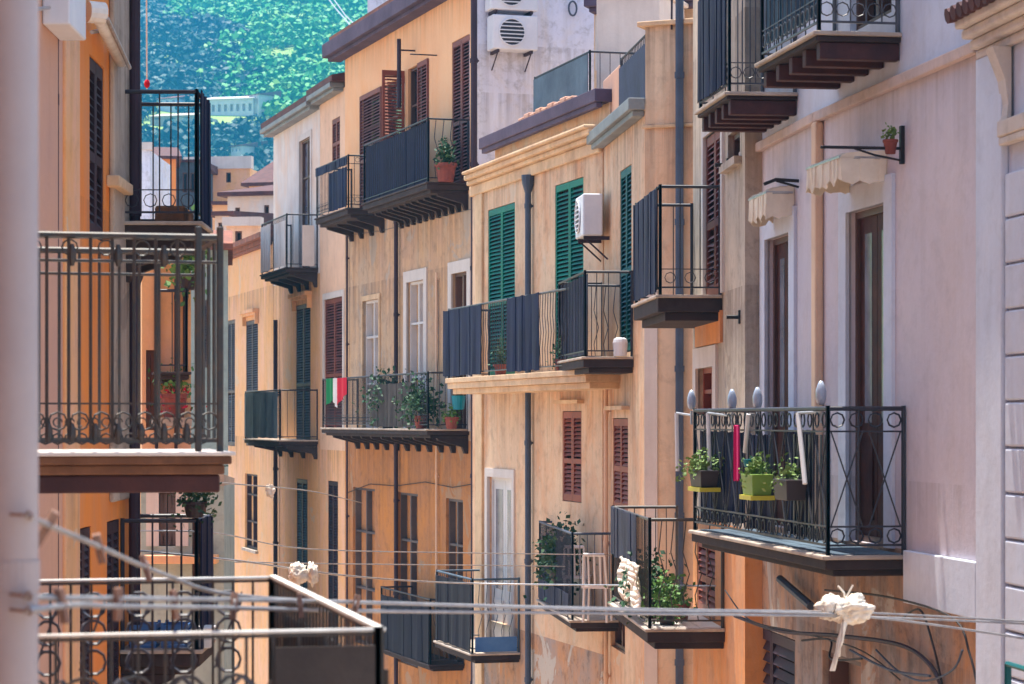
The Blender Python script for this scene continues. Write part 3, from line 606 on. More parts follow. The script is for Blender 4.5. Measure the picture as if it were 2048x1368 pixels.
q = MB(); s_ = Ef.s_at(798,.3); q.tube([Ef.P(s_,.3,Ef.z(798,215,.3)), Ef.P(s_,.3,Ef.z(798,78,.3))], .04, 8); q.tube([Ef.P(s_,.3,Ef.z(798,100,.3)), Ef.P(s_,0,Ef.z(798,100,.3))], .015, 6); q.build('flue', 'pipe_brown', h)
q = MB(); s_ = Ef.s_at(874,.02); q.tube([Ef.P(s_,.02,Ef.z(874,112)), Ef.P(s_,.5,Ef.z(874,112))], .012, 6); q.build('clothes_arm', 'iron', h)
E1 = balcony(h, Ef, 940, 852, 722, 363, 236, 1.0, 'wavy', 'plain', ('stone_dark','iron'), th=.12, pan=[(0,1,'panel',.0,.98)], corb=11, pin=-.035, gap=.13, br=.009)
p_ = E1['p']
E2 = balcony(h, Ef, spec=(Ef.s_at(693,p_),Ef.s_at(628,p_),p_,Ef.z(693,415,p_)), rh=(415-310)/F*Ef.d_at(693,p_), near='ornate', long='ornate', mats=('stone_dark','iron'), th=.12, pan=[(0,.55,'panel',.02,.8),(.0,1,'panel',.8,1.0)], corb=4)
E3 = balcony(h, Ef, 940, 852, 640, 858, 745, 1.0, 'plain', 'scroll', ('stone','iron'), th=.1, pan=[(.12,.5,'net_dark',.02,.85)], corb=11, gap=.1)
E4 = balcony(h, Ef, 930, 857, 756, 1330, 1200, 1.0, 'wavy', 'scroll', ('stone_dark','iron'), th=.08, pan=[(.0,.97,'panel_deep',.0,.9)], gap=.08)

# ---- house behind the apricot roof
fr = FrP(735, 55, 860, 54.8); hh = house('lilac rooftop storey peeping over the apricot house', fr, 'rooftop_house')
wall(hh, fr, 0, fr.L, 0, 18.5, 'white_h', [window(hh, fr, 790, 815, -60, 30, 'dark')], depth=2); roof(hh, fr, -.2, fr.L+.2, 18.5, 2.2, .5)
# ---- cream house above the terrace, right of the gable
fr = FrP(1188, 36.0, 1420, 35.4); hh = house('cream house with teal window standing behind the roof terrace', fr)
zi = fr.z(1190, 20)
wall(hh, fr, 0, fr.L, 0, zi, 'peach_c', [window(hh, fr, 1208, 1232, 48, 140, 'shut', 'panel_teal', trim='trimwhite')], depth=4); eave(hh, fr, -.05, fr.L, zi, .35, .25, 'eave'); roof(hh, fr, -.05, fr.L, zi+.251, 4, .8)
q = MB(); q.box(fr, fr.s_at(1258), fr.L-.3, .3, 1.6, 0, fr.z(1300,28)); q.box(fr, fr.s_at(1255), fr.L-.25, .25, 1.65, fr.z(1300,28)+.001, fr.z(1300,18)); q.build('white_annexe', 'trimwhite', hh, bevel=.02)

# ---- narrow pale peach house
Nf = FrV(640, 692.5, -400, 690, 48.8)
h = house('narrow pale peach house squeezed beside the apricot one', Nf)
ze = Nf.z(660, 192); zl = Nf.z(660, 900)
hs = [window(h, Nf, 664, 680, 236, 330, 'shut', 'sh_brown', rec=.1), window(h, Nf, 650, 687, 596, 868, 'shut', 'sh_brown', trim='trimwhite', rec=.12)]
wall(h, Nf, 0, Nf.L, zl+.001, ze, 'peach_n', hs); wall(h, Nf, 0, Nf.L, 0, zl, 'orange_g', [window(h, Nf, 656, 676, 962, 1290, 'shut', 'sh_dark', rec=.12)], name='lower_wall')
eave(h, Nf, -.001, Nf.L-.2, ze, .3, .1, 'eave_grey'); roof(h, Nf, 0, Nf.L, ze+.101, m='tile_dark')
# ---- white and orange house
Ff = FrV(547, 639.6, -400, 690, 48.8)
h = house('house with weathered white upper storey and orange lower storeys', Ff)
ze = Ff.z(547, 268); zl = Ff.z(590, 560)
hs = [window(h, Ff, 600, 622, 278, 548, 'curtain', m2='frame_brown', trim='trimwhite', rec=.14)]
wall(h, Ff, 0, Ff.L, zl+.001, ze, 'white_f', hs)
hl = [window(h, Ff, 592, 621, 608, 892, 'shut', 'sh_grey', lintel='orange_g', rec=.12), window(h, Ff, 593, 615, 958, 1290, 'shut', 'sh_dark', rec=.12)]
wall(h, Ff, 0, Ff.L, 0, zl, 'orange_g', hl, name='lower_wall')
eave(h, Ff, -.15, Ff.L, ze, .3, .1, 'eave_grey'); roof(h, Ff, 0, Ff.L, ze+.101, m='tile_dark')
pipe(h, Ff, 551, 640, 1420, .05, 'pipe_brown')
F1 = balcony(h, Ff, 637, 570, 519, 534, 428, 1.0, 'plain', 'plain', ('stone_dark','iron'), th=.1, pan=[(.0,.45,'trimwhite',.03,.9),(.6,1,'trimwhite',.03,.95)], nearpan=(.1,.5,'trimwhite',.03,.8), corb=4)
G1 = balcony(h, Ff, 637, 556, 486, 880, 780, 1.0, 'plain', 'plain', ('stone','iron'), th=.1, pan=[(.02,.98,'panel_grey',.03,.98)], corb=4, gap=.16)
# ---- low orange house
Gf = FrV(449, 546.5, -400, 690, 48.8)
h = house('lower orange house with pedimented grey shuttered windows', Gf)
ze = Gf.z(500, 500)
hs = [window(h, Gf, 492, 516, 640, 892, 'shut', 'sh_grey', lintel='orange_g', rec=.12), window(h, Gf, 455, 470, 640, 892, 'shut', 'sh_grey', rec=.12), window(h, Gf, 490, 515, 948, 1098, 'glass', m2='sh_dark', rec=.2, sill=True)]
wall(h, Gf, 0, Gf.L, 0, ze, 'orange_g', hs); eave(h, Gf, -.1, Gf.L-.05, ze, .15, .1, 'tile'); roof(h, Gf, 0, Gf.L, ze+.101, rise=.6)

# thin cables clipped along the fronts
def front_cable(b, fr, pts, r=.008, m='cable'):
    q = MB(); q.tube([fr.P(fr.s_at(px,.03), .03, fr.z(px,py,.03)) for px, py in pts], r, 5); q.build('facade_cable', m, b)
front_cable(eh, Ef, [(696,985),(740,968),(792,972),(850,964),(905,975),(944,968)])
front_cable(eh, Ef, [(700,470),(760,462),(850,440),(944,418)], .006, 'iron_grey'); front_cable(eh, Ef, [(876,560),(877,700),(872,850)], .006, 'iron_grey')
# ================================================================ LEFT-HAND ROW
# ---- nearest house (the photographer's side)
L1 = Fr((-.89, 3.0), (-3.5, 14.28)); L1.a = L1.a
dv = Vector((-1.7, 6.5, 0)); tt = Vector((-.2256, .9742, 0)); a_ = dv - tt*3.6; b_ = dv + tt*7.9; L1 = Fr((a_.x,a_.y),(b_.x,b_.y))
h = house('nearest left house carrying the mauve pipe and the bronze green iron balconies', L1)
wall(h, L1, 0, L1.L, 0, 13, 'pink_l', (), depth=3)
q = MB(); pp = W(25, 840, 5.0); q.tube([(pp.x,pp.y,.3),(pp.x,pp.y,13)], .053, 24); pn = q.build('downpipe', 'pipe_near', h, smooth=True)
q = MB(); zc_ = CAMZ+(HOR-1150)/F*5.0
q.tube([(pp.x,pp.y,zc_-.03),(pp.x,pp.y,zc_+.03)], .056, 24); q.build('pipe_collar', 'pipe_near', pn)
q = MB(); q.tube([(pp.x,pp.y,zc_),(pp.x-.45,pp.y-.1,zc_)], .012, 6); q.build('pipe_clamp', 'iron', pn)
def on_L1(v): d = Vector((v[0],v[1],0))-L1.a; return d.dot(L1.t), d.dot(L1.n)
s_, p_ = on_L1((-1.285, 11.1)); z_ = W(450, 912, 11.1).z
LA = balcony(h, L1, spec=(s_, s_+1.1, p_, z_), rh=(912-474)/F*11.1, near='scroll', long=None, mats=('rust_stone','iron_near'), th=.085, lower=False, gap=.1, br=.0095, body=None, hold=True)
q = MB(); q.box(L1, s_+.05, s_+1.04, .003, p_-.05, z_-.168, z_-.086); q.build('cove', 'joist', LA['o'], bevel=.01)  # cove coloured dark brown for the shade under the slab edge
q = MB(); q.box(L1, s_-.015, s_+1.115, .003, p_+.015, z_+.001, z_+.02); q.build('marble_edge', 'tile_white', LA['o'], bevel=.005)
# thick corner posts and knots
for o_, s__ in ((p_-.05, .05), (p_-.15, .05), (p_-.055, 1.035)):
    q = MB(); q.box(L1, s_+s__-.015, s_+s__+.015, o_-.015, o_+.015, z_+.02, z_+LA['rh']+.05); q.build('corner_post', 'iron_near', LA['o'], bevel=.006)
q = LA['rb']; n_ = 12; ra, rc = L1.P(s_+.05,p_-.05,z_), L1.P(s_+1.05,p_-.05,z_); q.tube([ra+Vector((0,0,LA['rh'])), rc+Vector((0,0,LA['rh']))], .014, 6); q.tube([ra+Vector((0,0,.07)), rc+Vector((0,0,.07))], .01, 6)
for i in (1,2,3): q.tube([ra.lerp(rc,i/4)+Vector((0,0,.07)), ra.lerp(rc,i/4)+Vector((0,0,LA['rh']))], .0095, 5)
u_ = L1.n; up_ = Vector((0,0,1))
q.tube([L1.P(s_+.05,.02,z_+LA['rh']-.115), L1.P(s_+.05,p_-.05,z_+LA['rh']-.115)], .008, 5); q.tube([L1.P(s_+1.05,.02,z_+LA['rh']-.115), L1.P(s_+1.05,p_-.05,z_+LA['rh']-.115)], .008, 5)
for i in range(2*n_):
    c = L1.P(s_+.05, .06+(p_-.14)*i/(2*n_), z_+.08); q.tube(ring(c, u_, up_, .024, 8)[:-1], .0045, 4, closed=True); q.tube(ring(c+up_*.075, u_, up_, .02, 8, 0, math.pi*1.5), .004, 4)
    if i % 3 == 0: q.tube(ring(c+up_*(LA['rh']-.135), u_, up_, .035, 10)[:-1], .0045, 4, closed=True)
for i in range(n_):
    c = L1.P(s_+.05, .1+(p_-.2)*i/n_, z_+.02); q.lathe(c+Vector((0,0,.04)), [(.008,0),(.018,.03),(.018,.06),(.008,.09)], 8)
    if i % 2 == 0: q.lathe(c+Vector((0,0,LA['rh']-.16)), [(.008,0),(.02,.03),(.02,.06),(.008,.1)], 8)
q.build('railing', 'iron_near', LA['o'])
sN, pN = on_L1((-.315, 6.75)); sF, _ = on_L1((-.92, 9.07)); zr_ = CAMZ-.6
LB = balcony(h, L1, spec=(sN, sF, pN, zr_-1.0), rh=1.0, near='plain', long='plain', mats=('rust_stone','iron_near'), th=.16, gap=.075, tr=.005, br=.006, pan=[(.0,.97,'net_dark',.02,.9)], nearpan=(.78,.99,'net_dark',.02,.97))
ip = LB['ip']
q = MB(); q.box(L1, LB['n']-.0, LB['f'], ip-.013, ip+.013, zr_+.008, zr_+.022); q.build('handrail', 'barwhite', LB['o'], bevel=.003)
for nm, s__ in (('a', LB['n']), ('b', LB['f'])):
    q = MB(); q.tube([L1.P(s__, .02, zr_+.012), L1.P(s__, ip+.02, zr_+.012)], .0056, 10); q.build('handrail', 'barwhite', LB['o'], smooth=True)
q = MB()
u = L1.n; up = Vector((0,0,1))
for i in range(9):
    c = L1.P(LB['n'], .12+(ip-.1)*i/9, zr_-.16)
    q.tube(ring(c, u, up, .055, 12)[:-1], .0055, 5, closed=True)
    c2 = c+Vector((0,0,-.12)); q.tube(ring(c2+u*.05, u, up, .06, 10, math.pi*.5, math.pi*1.4), .006, 5); q.tube(ring(c2-u*.05, u, up, .06, 10, -math.pi*.4, math.pi*.5), .006, 5)
    q.tube([c2+u*.0+up*-.02, c2+u*.07-up*.12, c2+u*.0-up*.2], .006, 5)
q.build('scrollwork', 'iron_near', LB['o'])
for s__, k0 in ((LB['n'],1),(LB['f'],0)):
    q = MB()
    for i in range(7):
        c = L1.P(s__, .15+(ip-.2)*i/7, zr_-.02)
        if k0: q.tube([c+u*.0-up*.5, c+u*.03-up*.3, c+u*.09-up*.16, c+u*.16-up*.09], .0065, 5); q.tube([c+u*.16-up*.5, c+u*.13-up*.3, c+u*.07-up*.16, c-up*.09], .0065, 5)
        else:
            for dz in (.06,.16,.27): q.tube(ring(c-up*dz+u*.05, u, up, .045, 10)[:-1], .006, 4, closed=True)
            q.tube([c-up*.3, c+u*.1-up*.02], .005, 4)
    q.build('scrollwork', 'iron_grey', LB['o'])

# ---- bright orange house
Lf = FrP(62, 14.5, 280, 19.5)
h = house('bright orange left house with plum shutter, pilasters and a slim balcony', Lf)
hs = [window(h, Lf, 179, 208, 122, 478, 'shut', 'sh_dark', rec=.12), window(h, Lf, 155, 182, 1055, 1420, 'shut', 'sh_dark', rec=.2), window(h, Lf, 214, 240, 1040, 1420, 'shut', 'sh_dark', rec=.2)]
wall(h, Lf, 0, Lf.L, 0, 12.6, 'orange_l', hs, rec=.16)
q = MB(); q.box(Lf, .0, Lf.s_at(110), .001, .05, 0, 12.6); q.build('pilaster', 'pink_l', h, bevel=.01)
q = MB(); q.box(Lf, Lf.s_at(122), Lf.s_at(150), .001, .035, 0, 12.6); q.build('pilaster', 'orange_g', h, bevel=.012)
q = MB(); q.box(Lf, Lf.s_at(218), Lf.s_at(258), .001, .04, Lf.z(238,1000), 12.6); q.build('pilaster', 'greybeige', h, bevel=.012)
pipe(h, Lf, 269, -60, 1420, .045, 'pipe_brown'); pipe(h, Lf, 114, 60, 1420, .012, 'pipe_brown')
q = MB(); z_ = Lf.z(240,375); q.box(Lf, Lf.s_at(212), Lf.s_at(240), .001, .1, z_-.06, z_+.02); q.build('ledge', 'cream', h, bevel=.01)
roof(h, Lf, 0, Lf.L, 12.6)
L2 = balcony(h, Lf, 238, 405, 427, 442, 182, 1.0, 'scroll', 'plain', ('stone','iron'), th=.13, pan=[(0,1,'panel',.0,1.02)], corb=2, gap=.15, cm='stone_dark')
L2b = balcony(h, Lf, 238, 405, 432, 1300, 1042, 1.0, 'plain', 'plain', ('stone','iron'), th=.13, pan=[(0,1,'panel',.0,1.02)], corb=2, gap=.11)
t = thing('folded_awning', 'folded white awning bar slanting over the plum shutter on the left', 'awning', Lf.P(Lf.s_at(200),.1,Lf.z(200,100)))
a, c = W(196, 30, 16.4), W(243, 122, 17.9)
q = MB(); q.tube([a, c], .05, 14); q.build('roller', 'barwhite', t, smooth=True)
q = MB(); q.tube([a+Vector((-.07,-.02,.02)), a+Vector((.03,.05,.02))], .075, 14); q.build('end_cap', 'barwhite', t)
q = MB(); q.tube([a+Vector((.06,0,-.02)), c+Vector((.06,0,-.05))], .016, 6); q.tube([a+Vector((-.06,.1,-.1)), Lf.P(Lf.s_at(212),.0,Lf.z(212,60))], .014, 6); q.build('arm', 'steel', t)
t = thing('meter_box', 'white electric box with dangling wire high on the left wall', 'box', Lf.P(Lf.s_at(118),.06,Lf.z(118,66)))
q = MB(); s0, s1 = Lf.s_at(100,.1), Lf.s_at(134,.1); q.box(Lf, s0, s1, .052, .22, Lf.z(118,66,.1), Lf.z(118,-60,.1)); q.build('casing', 'ac', t, bevel=.012)
q = MB(); z_ = Lf.z(110,36,.1); q.tube([Lf.P(s0-.02,.1,z_+.03), Lf.P(s0-.25,.06,z_-.02), Lf.P(s0-.4,.055,z_+.02)], .012, 6); q.build('wire', 'steel', t)

# ---- orange house beyond
L3 = FrP(284, 25.6, 382, 25.7)
h = l3h = house('deep orange house front glimpsed through the near iron balcony', L3)
hs = [window(h, L3, 292, 312, 700, 860, 'dark', rec=.15)]
wall(h, L3, 0, L3.L, 0, L3.z(330,455), 'orange_g', hs, depth=4); 
pipe(h, L3, 313, 460, 1000, .018, 'pipe_brown'); pipe(h, L3, 352, 460, 1000, .018, 'pipe_brown')
balcony(h, L3, spec=(.1, L3.L-.02, .4, L3.z(330,745)), rh=.85, near='plain', long='plain', mats=('stone_dark','iron'), th=.08, gap=.2)
L4 = FrP(372, 50, 456, 50.1); h = house('pale green grey house far down between the two rows', L4)
wall(h, L4, 0, L4.L, 0, L4.z(410,500), 'palegreen', [window(h, L4, 392, 418, 600, 735, 'shut', 'sh_grey'), window(h, L4, 392, 418, 900, 1080, 'shut', 'sh_grey')], depth=5); roof(h, L4, -.1, L4.L+.1, L4.z(410,500)+.001, 5, .8)
Mf = FrP(282, 25.0, 448, 25.02); h = house('low pale green building with dark louvred window behind the black railing', Mf)
wall(h, Mf, 0, Mf.L, 0, Mf.z(360,972), 'palegreen', [window(h, Mf, 318, 352, 985, 1092, 'shut', 'sh_grey', trim='trimwhite', slat=.1), window(h, Mf, 384, 412, 1010, 1180, 'curtain')], depth=1.2, o=.003); roof(h, Mf, 0, Mf.L, Mf.z(360,972)+.001, 1.2, .05, m='greybeige', over=.02)
q = MB(); q.box(Mf, .05, Mf.L-.05, .005, .25, Mf.z(360,1125), Mf.z(360,1108)); q.build('ledge', 'orange_g', h, bevel=.01)
# ================================================================ SMALL THINGS
def ac_unit(fr, s0, s1, o1, z0, z1, label, fan_side=False, o0=.06):
    t = thing('air_conditioner', label, 'air conditioner', fr.P((s0+s1)/2, 0, z0-.06), 'air conditioners on the house fronts')
    q = MB(); q.box(fr, s0, s1, o0, o1, z0, z1); q.build('casing', 'ac', t, bevel=.02)
    c = fr.P(s0+(s1-s0)*.42, o1+.004, (z0+z1)/2); r = (z1-z0)*.39; up = Vector((0,0,1))
    q = MB(); n = 24; ps = ring(c, fr.t, up, r, n)[:-1]; q.quad(*ps); q.build('fan_opening', 'ac_dark', t)
    q = MB()
    for k in range(1, 7):
        z = -r+2*r*k/7; w = math.sqrt(max(0, r*r-z*z)); q.tube([c+fr.t*-w+up*z+fr.n*.012, c+fr.t*w+up*z+fr.n*.012], r*.055, 4)
    q.tube([v+fr.n*.012 for v in ps], r*.05, 5, closed=True); q.build('fan_grille', 'ac', t)
    q = MB()
    for s in (s0+.1, s1-.1): q.box(fr, s-.02, s+.02, .002, o1-.02, z0-.05, z0-.001); q.tube([fr.P(s,.02,z0-.3), fr.P(s,o1-.06,z0-.05)], .012, 5)
    q.build('bracket', 'pipe_brown', t); return t
def zat(fr, px, py, o=0.): return fr.z(px, py, o)
ac_unit(H, H.s_at(986,.4), H.s_at(1076,.4), .4, zat(H,1030,99,.4), zat(H,1030,30,.4), 'lower white air conditioner on the bluish gable wall with round dark fan grille')
ac_unit(H, H.s_at(982,.4), H.s_at(1076,.4), .4, zat(H,1030,20,.4), zat(H,1030,-52,.4), 'upper white air conditioner cut by the top edge of the photo on the gable')
fr = Cf; s1 = Cf.s_at(1221); k = (1166-CX)/F; w_ = Cf.P(s1,0,0); po = (k*w_.y-w_.x)/(Cf.n.x-k*Cf.n.y)
ac_unit(Cf, s1-.75, s1, po, zat(Cf,1190,462,.3), zat(Cf,1190,376,.3), 'white air conditioner seen from its end between the green shutters', o0=.1)
# tv dish like disc on the gable
q = MB(); c = H.P(H.s_at(1143), .06, H.z(1143,18)); q.tube([c+H.t*(.07*math.cos(k*.3927))+Vector((0,0,.12*math.sin(k*.3927))) for k in range(16)], .016, 6, closed=True); solo('wall_ring', q, 'pipe_grey', 'grey metal ring fixed high on the bluish gable wall', 'ring')

def pot_plant(loc, r, hh, m, lm, nl, spread, lsize, label, cat='potted plant', group=None, saucer=None, box=None):
    t = thing('potted_plant', label, cat, loc, group); loc = Vector(loc); q = MB()
    if box:
        u, v, l, w = box; q.hexa([loc+u*a*l*s_+v*b*w*s_+Vector((0,0,z)) for z, s_ in ((0,.85),(hh,1)) for a, b in ((-.5,-.5),(.5,-.5),(.5,.5),(-.5,.5))])
        q.build('trough', m, t, bevel=.006)
    else:
        q.lathe(loc, [(r*.7,0),(r*.92,hh*.8),(r*1.05,hh*.82),(r*1.05,hh),(r*.9,hh),(r*.85,hh*.93)], 14); q.build('pot', m, t)
    if saucer:
        q = MB()
        if box: u, v, l, w = box; q.hexa([loc+u*a*l*1.02+v*b*w*1.1+Vector((0,0,z)) for z in (-.035,-.001) for a, b in ((-.5,-.5),(.5,-.5),(.5,.5),(-.5,.5))])
        else: q.lathe(loc+Vector((0,0,-.03)), [(r*.9,0),(r*1.15,.025)], 14)
        q.build('saucer', saucer, t)
    q = MB(); c = loc+Vector((0,0,hh+spread[2]*.45)); q.leaves(c, spread, nl, lsize, .1)
    for _ in range(max(4, nl//20)):
        e = c+Vector((random.gauss(0,.4)*spread[0], random.gauss(0,.4)*spread[1], random.uniform(0,.6)*spread[2])); q.tube([loc+Vector((0,0,hh*.9)), loc.lerp(e,.6)+Vector((0,0,hh*.4)), e], .004, 4)
    q.build('foliage', lm, t); return t
def on_bal(b, f, o, dz=0.): return b['fr'].P(b['n']+(b['f']-b['n'])*f, o if o >= 0 else b['ip']+o, b['z']+dz)
# apricot house, upper balcony: red pot
pot_plant(on_bal(E1,-.0,E1['ip']*.62)+E1['fr'].t*.12, .18, .3, 'terracotta', 'leaf_dark', 120, (.22,.22,.32), .12, 'round terracotta pot with a small green plant at the near end of the navy balcony')
# lilac house balcony
bt, bn = An.t, An.n
def rail_spot(px, py, o=.12): s = An.s_at(px, BA['ip']+o); return An.P(s, BA['ip']+o, An.z(px, py, BA['ip']+o))
pot_plant(rail_spot(1408,974,.1), .1, .14, 'plastic_dark', 'leaf_pale', 120, (.26,.22,.14), .07, 'dark trough with pale trailing plant and yellow saucer, farthest along the lilac balcony rail', group='troughs hung on the lilac house balcony rail', saucer='plastic_yellow', box=(bt,bn,.42,.16))
pot_plant(rail_spot(1514,990,.1), .1, .16, 'plastic_green', 'leaf_pale', 90, (.17,.15,.14), .07, 'lime green trough with fresh plant hung in the middle of the lilac balcony rail', group='troughs hung on the lilac house balcony rail', saucer='plastic_yellow', box=(bt,bn,.34,.17))
pot_plant(rail_spot(1580,1000,.08), .1, .15, 'plastic_dark', 'leaf_pale', 60, (.2,.16,.14), .06, 'dark plum trough with grey green sprigs, nearest of the troughs on the lilac balcony', group='troughs hung on the lilac house balcony rail', box=(bt,bn,.38,.16))
q = MB(); c = rail_spot(1497,934,.14); q.lathe(c, [(.03,0),(.045,.05),(.05,.06)]); solo('turquoise_cup', q, 'turquoise', 'small turquoise plastic cup beside the lime green trough', 'cup')
q = MB(); n = 8
for i in range(n):
    a, b = 1468+12*i/n, 1468+12*(i+1)/n; o0, o1 = .045+.012*math.sin(i*2.1), .045+.012*math.sin((i+1)*2.1)
    q.quad(rail_spot(a,962,o0), rail_spot(b,958,o1), rail_spot(b,852,o1), rail_spot(a,850,o0))
o = solo('magenta_towel', q, 'magenta', 'magenta towel hanging over the lilac house balcony rail', 'towel'); m_ = o.modifiers.new('t','SOLIDIFY'); m_.thickness = .01
sticks = [((1355,942),(1353,826),(1383,803),.02,'farthest white rail pole with small round white head'), ((1420,962),(1416,826),(1464,803),.022,'second white rail pole from the far end, standing straight'), ((1490,905),(1497,828),(1515,800),.04,'pale turquoise round garden light between the white poles'), ((1610,968),(1596,826),(1642,790),.032,'nearest white rail pole, leaning, with the largest round head')]
for (x0,y0),(x1,y1),(hx,hy),r,lb in sticks:
    t = thing('garden_light', lb, 'garden light', rail_spot(x0,y0,.07), 'round headed poles along the lilac house balcony rail')
    q = MB(); q.tube([rail_spot(x0,y0,.07), rail_spot(x1,y1,.07)], .018, 8); q.build('pole', 'plastic_white', t)
    q = MB(); c = rail_spot(hx,hy,-.02); q.lathe(c+Vector((0,0,-.07)), [(.01,0),(.03,.015),(.038,.05),(.038,.1),(.026,.14),(.012,.17)], 14); q.build('globe', 'globe', t, smooth=True)
    q = MB(); q.tube([c+Vector((0,0,-.08)), c+Vector((0,0,-.2))], .012, 6); q.tube([rail_spot(x1,y1,.07), c+Vector((0,0,-.12))], .01, 6); q.build('stem', 'steel', t)
# lower right balcony (white tiles)
pot_plant(on_bal(B2,.35,-.12), .11, .18, 'plastic_dark', 'leaf_dark', 220, (.35,.35,.4), .1, 'dark bushy plant at the outer corner of the white tiled balcony')
pot_plant(on_bal(B2,.1,-.2), .09, .15, 'plastic_dark', 'leaf', 160, (.25,.25,.3), .09, 'smaller lighter green plant beside the dark bush on the white tiled balcony')
pot_plant(on_bal(B2,.25,.3), .09, .17, 'terracotta', 'leaf', 40, (.12,.12,.2), .07, 'terracotta pot with sparse plant on the white tiled balcony')
t = thing('draped_cloth', 'crumpled white cloth hanging on the far corner of the white tiled balcony', 'cloth', on_bal(B2,.5,-.0,.5))
q = MB(); n = 9; fr_ = B2['fr']
g_ = [[fr_.P(B2['n']+(B2['f']-B2['n'])*(.12+.5*i/n), B2['ip']+.06+.03*math.sin(i*1.9+j*.7), B2['z']+.56-.05*j*(1+.14*math.sin(i*1.3))) for i in range(n+1)] for j in range(n)]
for j in range(n-1):
    for i in range(n):
        q.quad(g_[j][i], g_[j][i+1], g_[j+1][i+1], g_[j+1][i])
o = q.build('cloth', 'cloth', t, smooth=True); m_ = o.modifiers.new('t','SOLIDIFY'); m_.thickness = .012
# middle balcony: bush, white bottles
pot_plant(on_bal(C3,.55,-.1), .14, .5, 'plastic_dark', 'leaf_dark', 380, (.36,.55,.5), .13, 'large dark climbing bush filling the middle balcony above the white crates')
pot_plant(on_bal(C3,.98,-.1), .12, .3, 'plastic_dark', 'leaf_dark', 140, (.2,.25,.5), .12, 'tall thin climber on the far end of the middle balcony')
for i, (px, lb) in enumerate(((1108,'leftmost white plastic chair back leaning on the middle balcony rail'), (1150,'middle white plastic chair back beside the dark gap'), (1190,'rightmost white plastic chair back on the middle balcony'))):
    fr_ = C3['fr']; s_ = fr_.s_at(px, .35) ; t = thing('plastic_chair', lb, 'chair', fr_.P(s_,.3,C3['z']), 'white plastic chairs on the middle balcony')
    z_ = C3['z']; ux = Vector((.97,-.24,0)); uy = Vector((.24,.97,0)); c0 = fr_.P(s_,.35,z_)
    def bar(a, b, r=.016): q.tube([c0+ux*a[0]+uy*a[1]+Vector((0,0,a[2])), c0+ux*b[0]+uy*b[1]+Vector((0,0,b[2]))], r, 6)
    for a in (-.15,.15):
        for b0 in (0,.3): q = MB(); bar((a,b0,0),(a*.92,b0,.42)); q.build('leg', 'plastic_white', t)
    q = MB(); q.hexa([c0+ux*a+uy*b+Vector((0,0,z)) for z in (.42,.45) for a, b in ((-.17,-.02),(.17,-.02),(.17,.34),(-.17,.34))]); q.build('seat', 'plastic_white', t)
    q = MB(); bar((-.15,0,.45),(-.13,-.06,.84)); bar((.15,0,.45),(.13,-.06,.84)); bar((-.13,-.06,.84),(.13,-.06,.84),.022)
    for a in (-.075,0,.075): bar((a,0,.45),(a,-.06,.84),.013)
    q.build('backrest', 'plastic_white', t)
# net trellis at left end of middle balcony
# flag and laundry on the long balcony
t = thing('flag', 'green white and red striped flag draped over the far end of the long iron balcony', 'flag', on_bal(E3,.9,.02,.6))
fr_ = E3['fr']; o_ = E3['ip']+.04; zt_ = E3['z']+E3['rh']
for k, (x0, x1, mm, dz0, dz1) in enumerate(((652,667,'flag_green',.5,.4),(667,674,'flag_white',.42,.55),(674,692,'flag_red',.5,.3))):
    q = MB(); n = 5
    for i in range(n):
        a, b = fr_.s_at(x0+(x1-x0)*i/n, o_), fr_.s_at(x0+(x1-x0)*(i+1)/n, o_); w0, w1 = .02*math.sin(i*2.), .02*math.sin((i+1)*2.)
        d0, d1 = dz0+(dz1-dz0)*i/n, dz0+(dz1-dz0)*(i+1)/n
        q.quad(fr_.P(a,o_+w0,zt_-d0), fr_.P(b,o_+w1,zt_-d1), fr_.P(b,o_+w1,zt_+.01), fr_.P(a,o_+w0,zt_+.01))
    ob = q.build('stripe', mm, t); m_ = ob.modifiers.new('t','SOLIDIFY'); m_.thickness = .008
pot_plant(on_bal(E3,.08,-.05), .13, .22, 'terracotta', 'leaf_dark', 240, (.5,.5,.5), .13, 'bushy green plant spilling from the near end of the long iron balcony')
pot_plant(on_bal(E3,.42,-.15), .13, .3, 'plastic_dark', 'leaf_dark', 260, (.5,.6,.6), .13, 'dark plant behind the charcoal screen in the middle of the long iron balcony')
pot_plant(on_bal(E3,-.02,.35), .12, .2, 'terracotta', 'leaf', 60, (.2,.2,.2), .09, 'low terracotta pot by the brown downpipe on the long iron balcony')
# turquoise bucket
q = MB(); q.lathe(on_bal(E3,-.03,.25,.32), [(.09,0),(.12,.22),(.125,.23)]); solo('bucket', q, 'turquoise', 'turquoise bucket near the brown downpipe above the long balcony floor', 'bucket')
# green house balcony extras
pot_plant(on_bal(D1,.63,-.1), .1, .16, 'terracotta', 'leaf_dark', 60, (.15,.15,.25), .08, 'small terracotta pot between the two navy screens of the green shutter balcony')
pot_plant(on_bal(D1,.2,-.1), .1, .16, 'terracotta', 'leaf_dark', 60, (.15,.15,.25), .08, 'small dark potted plant beside the nearer navy screen of the green shutter balcony')
q = MB(); q.lathe(on_bal(C1,-.0,.16,.01), [(.08,0),(.09,.16),(.08,.2),(.05,.22)]); solo('water_jar', q, 'ac', 'pale grey jar standing on the slab under the air conditioner', 'jar')
